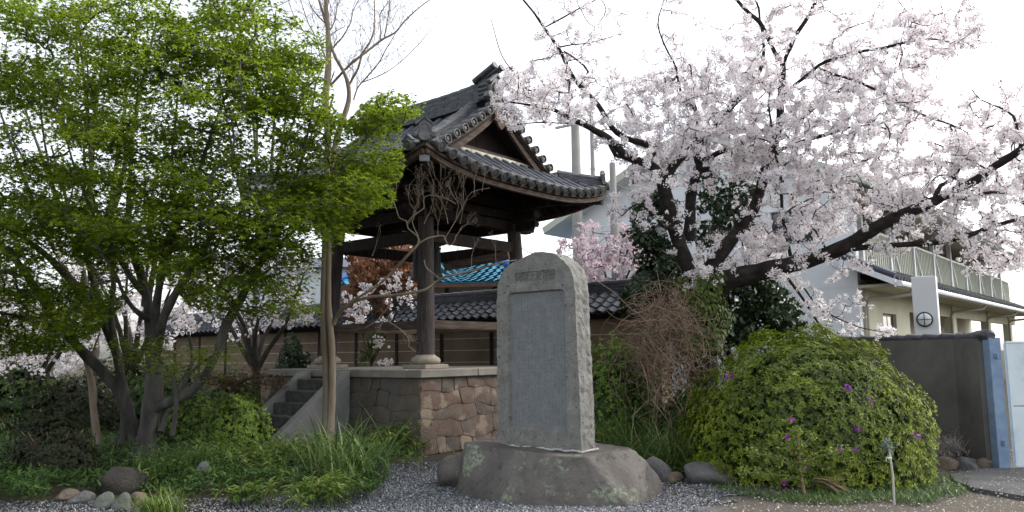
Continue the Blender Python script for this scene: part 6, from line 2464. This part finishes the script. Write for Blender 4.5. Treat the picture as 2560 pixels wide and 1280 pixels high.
# purple flowers set on the bush where the photograph shows them
gq = np.random.default_rng(9)
vis = proj(azp)
for k, (fx, fy) in enumerate([(1822, 944), (1832, 946), (2104, 968), (2168, 997), (2132, 1068), (2136, 1124), (2096, 1127), (2280, 1090), (2015, 1160), (1977, 1198), (1987, 1048), (1970, 1088)]):
    d = ((vis - np.array([fx, fy])) ** 2).sum(1)
    cand = np.argsort(d)[:12]
    i = cand[np.argmin(azp[cand, 1])]
    cpos = azp[i] + azn[i] * .05
    nb = 2 if k in (2, 4, 8, 9) else 1
    pos = cpos + gq.normal(0, .018, (nb * 5, 3))
    nr = azn[i] + gq.normal(0, .6, (nb * 5, 3)) + np.array([0, -.5, 0])
    leaves('flower', MT['purple'], az, FLOWER, pos, frames(nr, gq), gq.uniform(.03, .045, nb * 5), gq.random(nb * 5), azc)

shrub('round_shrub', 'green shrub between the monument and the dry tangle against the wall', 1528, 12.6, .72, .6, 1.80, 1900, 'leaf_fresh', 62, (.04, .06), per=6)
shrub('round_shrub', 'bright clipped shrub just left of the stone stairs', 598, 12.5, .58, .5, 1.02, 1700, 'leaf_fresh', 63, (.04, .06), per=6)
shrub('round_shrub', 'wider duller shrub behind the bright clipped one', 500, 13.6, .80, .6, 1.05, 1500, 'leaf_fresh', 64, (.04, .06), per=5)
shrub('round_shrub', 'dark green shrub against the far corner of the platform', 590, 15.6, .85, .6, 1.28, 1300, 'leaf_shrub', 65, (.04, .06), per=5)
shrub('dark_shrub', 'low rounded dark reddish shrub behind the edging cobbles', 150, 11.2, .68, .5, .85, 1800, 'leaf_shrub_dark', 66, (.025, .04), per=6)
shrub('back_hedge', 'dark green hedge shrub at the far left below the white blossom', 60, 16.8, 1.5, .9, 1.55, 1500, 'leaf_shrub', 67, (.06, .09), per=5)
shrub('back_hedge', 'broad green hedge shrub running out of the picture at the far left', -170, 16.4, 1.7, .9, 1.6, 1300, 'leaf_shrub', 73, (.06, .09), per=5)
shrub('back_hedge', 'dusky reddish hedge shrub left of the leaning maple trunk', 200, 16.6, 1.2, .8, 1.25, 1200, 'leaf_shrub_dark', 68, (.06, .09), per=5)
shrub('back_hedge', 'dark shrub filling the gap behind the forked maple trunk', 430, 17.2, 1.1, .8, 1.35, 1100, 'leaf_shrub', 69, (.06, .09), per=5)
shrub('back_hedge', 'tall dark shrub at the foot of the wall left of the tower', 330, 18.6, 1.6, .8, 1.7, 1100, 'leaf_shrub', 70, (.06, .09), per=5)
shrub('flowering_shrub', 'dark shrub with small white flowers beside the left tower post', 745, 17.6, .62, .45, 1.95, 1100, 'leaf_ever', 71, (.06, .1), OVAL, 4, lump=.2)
shrub('wall_shrub', 'small dark shrub growing on top of the wall left of the ivy trunk', 1625, 13.9, .5, .4, .42, 500, 'leaf_ever', 72, (.06, .1), OVAL, 5, base_z=2.62, lump=.3, low=-.9)

# evergreen tree behind the cherry trunk
back_tree('evergreen_tree', 'dark glossy evergreen growing up among the cherry trunks', 1840, 14.2, [([(1800, 700), (1900, 690), (1985, 740), (1990, 830), (1900, 870), (1800, 850)], .48), ([(1740, 430), (1880, 400), (1890, 600), (1760, 620)], .17), ([(1560, 490), (1680, 500), (1690, 580), (1600, 540)], .07), ([(1590, 560), (1700, 620), (1720, 720), (1600, 700)], .19)], 420, 39, 'leaf_ever', 'bark_far', 3.2, 8, (.08, .13), .13, 16, tm=OVAL, sd=.4)

# ivy sheath on the cherry trunk
gi = np.random.default_rng(55)
n = 3600
t = gi.uniform(0, 2 * math.pi, n)
pyy = gi.uniform(690, 880, n)
rr = .38 + .08 * np.sin(pyy * .05 + t * 2) + gi.normal(0, .03, n)
ctr = np.array([P(1748 - max(0, 740 - y) * .06, y, DK) for y in pyy])
pos = ctr + np.stack([rr * np.cos(t), rr * np.sin(t), np.zeros(n)], 1)
nrm = np.stack([np.cos(t), np.sin(t), np.full(n, .25)], 1) + gi.normal(0, .3, (n, 3))
iv = leaves('ivy', MT['leaf_ivy'], None, OVAL, pos, frames(nrm, gi, np.tile([0, 0, -1.0], (n, 1)) + gi.normal(0, .5, (n, 3))), gi.uniform(.06, .10, n), np.clip(gi.normal(.5, .22, n), 0, 1))
tag(iv, 'green ivy sheathing the cherry trunk above the dry tangle', 'ivy')

# dry tangle of vine stems
gv = np.random.default_rng(66)
db_ = P(1690, 1050, 12.0)
db_[2] = 0
dv = thing('dry_vine_tangle', 'tangled mound of dry brown vine stems in front of the ivy trunk', 'vine', tuple(db_))
arr = Arr()
for i in range(760):
    th, ph = gv.uniform(0, 2 * math.pi), math.acos(gv.uniform(-.5, 1))
    rr_ = gv.uniform(.35, 1.0)
    a_ = P(1662, 800, 12.15)
    a_[2] = 1.75
    a_ = a_ + rr_ * np.array([.46 * math.sin(ph) * math.cos(th), .38 * math.sin(ph) * math.sin(th), .95 * math.cos(ph)])
    L = gv.uniform(.18, .5)
    k = 8
    e1 = gv.normal(size=3)
    e1 /= np.linalg.norm(e1)
    e2 = np.cross(e1, gv.normal(size=3))
    e2 /= np.linalg.norm(e2)
    tt = np.linspace(0, gv.uniform(1.2, 3.4), k)[:, None]
    p = a_ + L * (e1 * np.sin(tt) + e2 * (1 - np.cos(tt))) * np.array([1, 1, .9]) - ZX * .10 * tt
    V, F = tube_arr(p, np.linspace(.0045, .0022, k) * gv.uniform(.6, 1.3), 3)
    arr.add(V, F)
for i in range(34):
    x0 = gv.normal(1690, 40)
    a_ = P(x0, 1000, gv.normal(11.9, .25))
    a_[2] = 0
    h = gv.uniform(1.0, 2.3)
    p = np.array([a_ + np.array([gv.normal(0, .04) * q, gv.normal(0, .03) * q, h * q / 6]) for q in range(7)])
    V, F = tube_arr(p, np.linspace(.009, .004, 7), 3)
    arr.add(V, F)
arr.build('stems', MT['twig_brown'], dv, True, db_)
n = 1500
pp = np.array([P(a, b, y) for a, b, y in zip(gv.normal(1690, 55, n), gv.uniform(820, 1120, n), gv.normal(12.1, .3, n))])
pp[:, 2] = np.maximum(pp[:, 2], .05)
leaves('leaflets', MT['leaf_ivy'], dv, OVAL, pp, frames(gv.normal(size=(n, 3)) + np.array([0, -.5, .8]), gv), gv.uniform(.04, .08, n), np.clip(gv.normal(.25, .2, n), 0, 1), db_)
# long bare runner that swings out of the tangle to the monument
m = MB()
rp = [P(1478, 693, 12.2), P(1540, 735, 12.0), P(1580, 775, 12.0), P(1610, 778, 12.0), P(1640, 760, 12.0)]
m.tube(smooth_line([(*p, .006) for p in rp])[:, :3], [.006] * len(smooth_line([(*p, .006) for p in rp])), 4)
m.v = [tuple(np.array(q) - db_) for q in m.v]
m.build('runner', MT['bark_crape'], dv)


# ------------------------------------------------------------------ grasses and ground cover
def clump(name, label, px, py, n, L, seed, mat='blade', spread=.16, width=.014, lean=(.1, .9), cat='plant', curl=1.0, group=None):
    g = np.random.default_rng(seed)
    c = G(px, py)
    o = thing(name, label, cat, tuple(c), 0, group)
    b_ = c + np.stack([g.normal(0, spread, n), g.normal(0, spread, n), np.zeros(n)], 1)
    yaw = g.uniform(0, 2 * math.pi, n)
    V, F, k = blades(b_, yaw, g.uniform(*L, n), g.uniform(*lean, n), np.full(n, width) * g.uniform(.6, 1.2, n), g, 5, curl * g.uniform(.5, 1.4, n))
    r = np.repeat(np.clip(g.normal(.5, .22, n), 0, 1), k)
    add_mesh('blades', mesh_arr('blades', V - c, F, r, True), MT[mat], o)
    return o


def bamboo(name, label, px, py, n, h, seed, spread=(.3, .2), cat='plant', size=(.10, .17), mat='sasa', group=None):
    """dwarf bamboo: short canes with fans of lance leaves"""
    g = np.random.default_rng(seed)
    c = G(px, py)
    o = thing(name, label, cat, tuple(c), 0, group)
    b_ = c + np.stack([g.normal(0, spread[0], n), g.normal(0, spread[1], n), np.zeros(n)], 1)
    hh = h * g.uniform(.4, 1.1, n)
    arr = Arr()
    tops = b_ + np.stack([g.normal(0, .08, n), g.normal(0, .08, n), hh], 1)
    for a_, t_ in zip(b_, tops):
        V, F = tube_arr(np.array([a_, (a_ + t_) / 2 + g.normal(0, .01, 3), t_]), np.array([.004, .0035, .002]), 3)
        arr.add(V, F)
    arr.build('canes', MT['blade'], o, True, c)['kind'] = 'stuff'
    per = 9
    idx = np.repeat(np.arange(n), per)
    f = g.uniform(.45, 1.0, len(idx))[:, None]
    pos = b_[idx] * (1 - f) + tops[idx] * f
    ang = g.uniform(0, 2 * math.pi, len(idx))
    up = g.uniform(-.1, .9, len(idx))
    y = np.stack([np.cos(ang), np.sin(ang), up], 1)
    z = np.stack([-np.cos(ang) * up, -np.sin(ang) * up, np.ones(len(idx))], 1) + g.normal(0, .25, (len(idx), 3))
    tone = np.clip(g.normal(.5, .2, n)[idx] + g.normal(0, .12, len(idx)), 0, 1)
    leaves('foliage', MT[mat], o, BAMBOO, pos, frames(z, g, y), g.uniform(*size, len(idx)), tone, c)
    return o


clump('grass_clump', 'tall arching grass clump in front of the crape myrtle trunk', 868, 1205, 210, (.65, 1.25), 81, 'blade', .24, .024, (.05, .55), 'grass')
clump('grass_clump', 'short bright grass tuft at the end of the edging cobbles', 402, 1284, 260, (.18, .34), 82, 'sasa', .12, .010, (.05, .5), 'grass')
bamboo('dwarf_bamboo', 'yellow-green dwarf bamboo clump at the gravel edge below the arching grass', 800, 1262, 80, .34, 83, (.24, .2))
bamboo('dwarf_bamboo', 'small yellow-green dwarf bamboo tuft standing alone at the soil edge', 620, 1262, 26, .22, 84, (.12, .1))
bamboo('dwarf_bamboo', 'dwarf bamboo clump against the platform stones', 985, 1140, 80, .50, 85, (.20, .16))
bamboo('dwarf_bamboo', 'broad patch of dwarf bamboo below the stone stairs', 720, 1165, 260, .42, 86, (.75, .5))
bamboo('dwarf_bamboo', 'dwarf bamboo patch in front of the bright clipped shrub', 560, 1190, 200, .40, 87, (.55, .45))
bamboo('dwarf_bamboo', 'dark leafy patch right of the maple trunk foot', 455, 1200, 170, .48, 88, (.35, .4), mat='cover', size=(.06, .11))
clump('lily_turf', 'long drooping lily turf clump right behind the monument boulder', 1560, 1158, 420, (.65, 1.15), 89, 'blade', .26, .018, (.1, .9))
clump('lily_turf', 'lily turf clump hanging over the flat border rock', 1655, 1176, 420, (.6, 1.1), 90, 'blade', .26, .018, (.1, .9))
clump('lily_turf', 'lily turf clump between border rocks and azalea', 1735, 1185, 320, (.5, .85), 91, 'blade', .22, .016, (.1, .9))
bamboo('dwarf_bamboo', 'dark bamboo patch between the monument and the dry tangle', 1535, 1110, 160, .55, 92, (.42, .35), mat='cover', size=(.10, .2))
shrub('low_shrub', 'leafy dull green shrub at the foot of the dry tangle', 1705, 12.0, .62, .5, 1.02, 800, 'leaf_shrub', 93, (.05, .08), per=5)

# low ground cover of the planting bed, one mass
gg = np.random.default_rng(93)
bed = [(-420, 1080), (-80, 1060), (440, 1030), (650, 1090), (1010, 1120), (1020, 1150), (960, 1190), (940, 1250), (860, 1290), (700, 1235), (560, 1255), (440, 1262), (360, 1240), (120, 1240), (110, 1275), (-80, 1285), (-420, 1250)]
n = 30000
q = gg.uniform((-420, 1030), (1030, 1290), (n * 3, 2))
q = q[inpoly(q, bed)]
gp3 = np.array([G(a, b) for a, b in q])
wgt = lumps(gp3 * np.array([1, 1, 0]), 7, 1.2)
gp3 = gp3[wgt > -.55][:n]
hgt = .08 + .14 * np.clip(lumps(gp3, 8, 1.0) + .6, 0, 1.5) * gg.random(len(gp3))
pos = gp3 + ZX * hgt[:, None]
ang = gg.uniform(0, 2 * math.pi, len(pos))
y = np.stack([np.cos(ang), np.sin(ang), gg.uniform(-.2, 1.2, len(pos))], 1)
z = np.stack([-np.cos(ang) * .5, -np.sin(ang) * .5, np.ones(len(pos))], 1) + gg.normal(0, .3, (len(pos), 3))
gc_ = leaves('ground_cover', MT['cover'], None, LANCE, pos, frames(z, gg, y), gg.uniform(.05, .12, len(pos)), np.clip(gg.normal(.45, .22, len(pos)) + .2 * lumps(pos, 3, .8), 0, 1))
tag(gc_, 'low dark green ground cover in the planting bed under the maples', None, None, 'stuff')
n = 9000
q = gg.uniform((-80, 1000), (700, 1240), (n * 2, 2))
q = q[inpoly(q, [(-80, 1040), (300, 1030), (560, 1040), (680, 1100), (560, 1160), (300, 1150), (-80, 1180)])][:n]
gp3 = np.array([G(a, b) for a, b in q])
V, F, k = blades(gp3, gg.uniform(0, 6.28, len(gp3)), gg.uniform(.18, .42, len(gp3)), gg.uniform(.1, .6, len(gp3)), np.full(len(gp3), .012), gg, 3, gg.uniform(.4, 1.2, len(gp3)))
gr = add_mesh('grass', mesh_arr('grass', V, F, np.repeat(np.clip(gg.normal(.35, .2, len(gp3)), 0, 1), k), True), MT['blade'])
tag(gr, 'uneven long grass under and behind the maples', None, None, 'stuff')
# weeds and short grass on the right, at the azalea foot
q = gg.uniform((1780, 1195), (2420, 1285), (16000, 2))
band = inpoly(q, [(1760, 1205), (1950, 1238), (2150, 1215), (2330, 1170), (2400, 1185), (2440, 1230), (2300, 1262), (2200, 1250), (2120, 1262), (1960, 1256), (1800, 1232)])
q = q[band][:5200]
gp3 = np.array([G(a, b) for a, b in q])
V, F, k = blades(gp3, gg.uniform(0, 6.28, len(gp3)), gg.uniform(.03, .12, len(gp3)), gg.uniform(.1, .9, len(gp3)), np.full(len(gp3), .007), gg, 2, gg.uniform(.4, 1.2, len(gp3)))
gr = add_mesh('grass', mesh_arr('grass', V, F, np.repeat(np.clip(gg.normal(.3, .22, len(gp3)), 0, 1), k), True), MT['blade'])
tag(gr, 'short weedy grass along the foot of the azalea', None, None, 'stuff')
q = gg.uniform((960, 1130), (1700, 1290), (5000, 2))
sel = lumps(np.column_stack([q / 60, np.zeros(len(q))]), 12) > .75
q = q[sel][:700]
gp3 = np.array([G(a, b) for a, b in q])
V, F, k = blades(gp3, gg.uniform(0, 6.28, len(gp3)), gg.uniform(.02, .09, len(gp3)), gg.uniform(.1, .9, len(gp3)), np.full(len(gp3), .006), gg, 2, gg.uniform(.4, 1.2, len(gp3)))
gr = add_mesh('weeds', mesh_arr('weeds', V, F, np.repeat(np.clip(gg.normal(.4, .22, len(gp3)), 0, 1), k), True), MT['blade'])
tag(gr, 'sparse weeds coming up through the gravel', None, None, 'stuff')

# loose gravel and fallen petals
q = gg.uniform((-40, 1105), (2000, 1300), (60000, 2))
gp3 = np.array([G(a, b) for a, b in q])
keep = ((gp3[:, 0] > -3.0 + lumps(gp3, 4)) | ((gp3[:, 1] < 9.4) & (gg.random(len(gp3)) < .5))) & (gp3[:, 0] < 2.3 + lumps(gp3, 5)) & (gp3[:, 1] < 12.3)
gp3 = gp3[keep][:26000]
n = len(gp3)
s_ = gg.uniform(.006, .015, n)
gp3[:, 2] = s_ * .4
tet_ = (np.array([(1, 1, .7), (-1, -1, .7), (-1, 1, -.7), (1, -1, -.7)]) * .75, np.array([(0, 1, 2), (0, 3, 1), (0, 2, 3), (1, 3, 2)]))
R = frames(gg.normal(size=(n, 3)), gg)
gv_ = leaves('gravel', MT['gravel'], None, tet_, gp3, R, s_ * 1.25, np.clip(gg.normal(.4, .22, n), 0, 1))
tag(gv_, 'loose blue-grey gravel stones round the monument', None, None, 'stuff')
q = gg.uniform((500, 1120), (2650, 1300), (7000, 2))
gp3 = np.array([G(a, b) for a, b in q])
wt = .22 + .75 * (gp3[:, 0] > 1.8)
gp3 = gp3[gg.random(len(gp3)) < wt][:3800]
n = len(gp3)
gp3[:, 2] = .016 + .022 * (proj(gp3)[:, 0] > 2380)
nr = np.tile([0, 0, 1.0], (n, 1)) + gg.normal(0, .35, (n, 3))
pt_ = leaves('fallen_petals', MT['petal'], None, OVAL, gp3, frames(nr, gg), gg.uniform(.015, .032, n), gg.random(n))
tag(pt_, 'fallen white cherry petals and dry bits scattered on the ground', None, None, 'stuff')

# ------------------------------------------------------------------ small things on the right
sk_ = G(2236, 1262)
stk = thing('plant_stake', 'thin pale stake with white string and a grey-green tuft on top', 'stake', tuple(sk_))
m = MB()
m.tube([(0, 0, 0), (.004, 0, .3), (-.015, .01, .62)], [.011, .011, .010], 7)
m.build('stick', MT['stake'], stk)
m = MB()
m.tube([(-.012 + .017 * math.cos(i), .008 + .017 * math.sin(i), .46 + .002 * i) for i in range(14)], [.004] * 14, 4)
m.tube([(-.02, -.01, .48), (-.06, -.02, .485), (-.065, -.02, .44)], [.004, .004, .003], 4)
m.build('string', MT['string'], stk)
gs = np.random.default_rng(3)
n = 90
base = np.array([-.02, .01, .60]) + gs.normal(0, .03, (n, 3))
yy = gs.normal(size=(n, 3)) + np.array([0, 0, .6])
leaves('tuft', MT['silver'], stk, LANCE, base, frames(gs.normal(size=(n, 3)), gs, yy), gs.uniform(.035, .07, n), gs.random(n))

sy = G(2008, 1240)
yp = thing('spring_seedling', 'spindly yellow-green sapling with dark stem in front of the azalea', 'sapling', tuple(sy))
ls = [[(2012, 1240, 10, sy[1]), (2002, 1180, 8, sy[1]), (1996, 1110, 6, sy[1]), (1990, 1075, 3, sy[1])], [(2002, 1180, 4, sy[1]), (1950, 1150, 3, sy[1]), (1880, 1130, 2, sy[1])], [(2000, 1160, 4, sy[1]), (2050, 1140, 3, sy[1]), (2110, 1125, 2, sy[1] - .1)], [(1998, 1130, 3, sy[1]), (1940, 1100, 2, sy[1])], [(2005, 1200, 3, sy[1]), (1960, 1190, 3, sy[1]), (1860, 1180, 2, sy[1])], [(1998, 1120, 3, sy[1]), (2030, 1090, 2, sy[1])]]
arr = Arr()
sk = limbs(arr, ls, 6, 3, .005)
arr.build('stem', MT['twig_brown'], yp, True, sy)
tips = sk[sk[:, 3] < .012]
n = 1300
i = gs.integers(0, len(tips), n)
leaves('foliage', MT['sasa'], yp, OVAL, tips[i, :3] + gs.normal(0, .03, (n, 3)), frames(gs.normal(size=(n, 3)) + np.array([0, 0, 1.2]), gs), gs.uniform(.03, .055, n), np.clip(gs.normal(.75, .15, n), 0, 1), sy)

sw = G(2085, 1236)
so = thing('straw_bundle', 'splayed bundle of pale dry leaf blades lying at the azalea foot', 'straw', tuple(sw))
n = 60
yaw = gs.normal(-.35, .35, n)
b_ = np.stack([gs.normal(-.12, .04, n), gs.normal(.12, .04, n), gs.uniform(.10, .16, n)], 1)
V, F, k = blades(b_, yaw, gs.uniform(.2, .42, n), gs.uniform(1.3, 1.9, n), np.full(n, .012), gs, 4, gs.uniform(.1, .5, n))
V[:, 2] = np.maximum(V[:, 2], .012)
add_mesh('blades', mesh_arr('straw', V, F, np.repeat(gs.random(n), k), True), MT['straw'], so)

lv = G(2385, 1150)
sv_ = thing('silver_plant', 'greyish mound of dry silvery stems at the foot of the grey wall', 'plant', tuple(lv))
n = 420
b_ = np.stack([gs.normal(0, .16, n), gs.normal(0, .12, n), gs.uniform(0, .2, n)], 1)
V, F, k = blades(b_, gs.uniform(0, 6.28, n), gs.uniform(.18, .4, n), gs.uniform(.1, 1.2, n), np.full(n, .012), gs, 3, gs.uniform(.3, 1.2, n))
add_mesh('stems', mesh_arr('stems', V, F, np.repeat(gs.random(n), k), True), MT['petal'], sv_)
bamboo('silver_herb', 'small grey-green herb at the right foot of the azalea', 2272, 1205, 34, .22, 95, (.10, .08), size=(.05, .09), mat='silver')

# vine with white flowers on the wall behind the tower
wv = P(915, 905, 18.0)
wv[2] = 0
vo = thing('wall_vine', 'trailing vine with pale flowers hanging on the wall behind the front post', 'vine', tuple(wv))
n = 420
tt = gs.random(n)
pos = np.array([P(a, b, 17.9) for a, b in zip(905 + 45 * tt + gs.normal(0, 10, n), 905 - 75 * tt + gs.normal(0, 5, n))])
leaves('foliage', MT['leaf_ivy'], vo, OVAL, pos, frames(gs.normal(size=(n, 3)) + np.array([-.5, -1, .3]), gs), gs.uniform(.05, .09, n), np.clip(gs.normal(.5, .2, n), 0, 1), wv)
n = 90
pos = np.array([P(a, b, 17.8) for a, b in zip(np.concatenate([gs.normal(945, 10, 50), gs.uniform(945, 985, 40)]), np.concatenate([gs.normal(850, 12, 50), gs.normal(905, 4, 40)]))])
leaves('flowers', MT['blossom'], vo, FLOWER, pos, frames(gs.normal(size=(n, 3)), gs), gs.uniform(.06, .08, n), gs.uniform(.4, 1, n), wv)['kind'] = 'stuff'
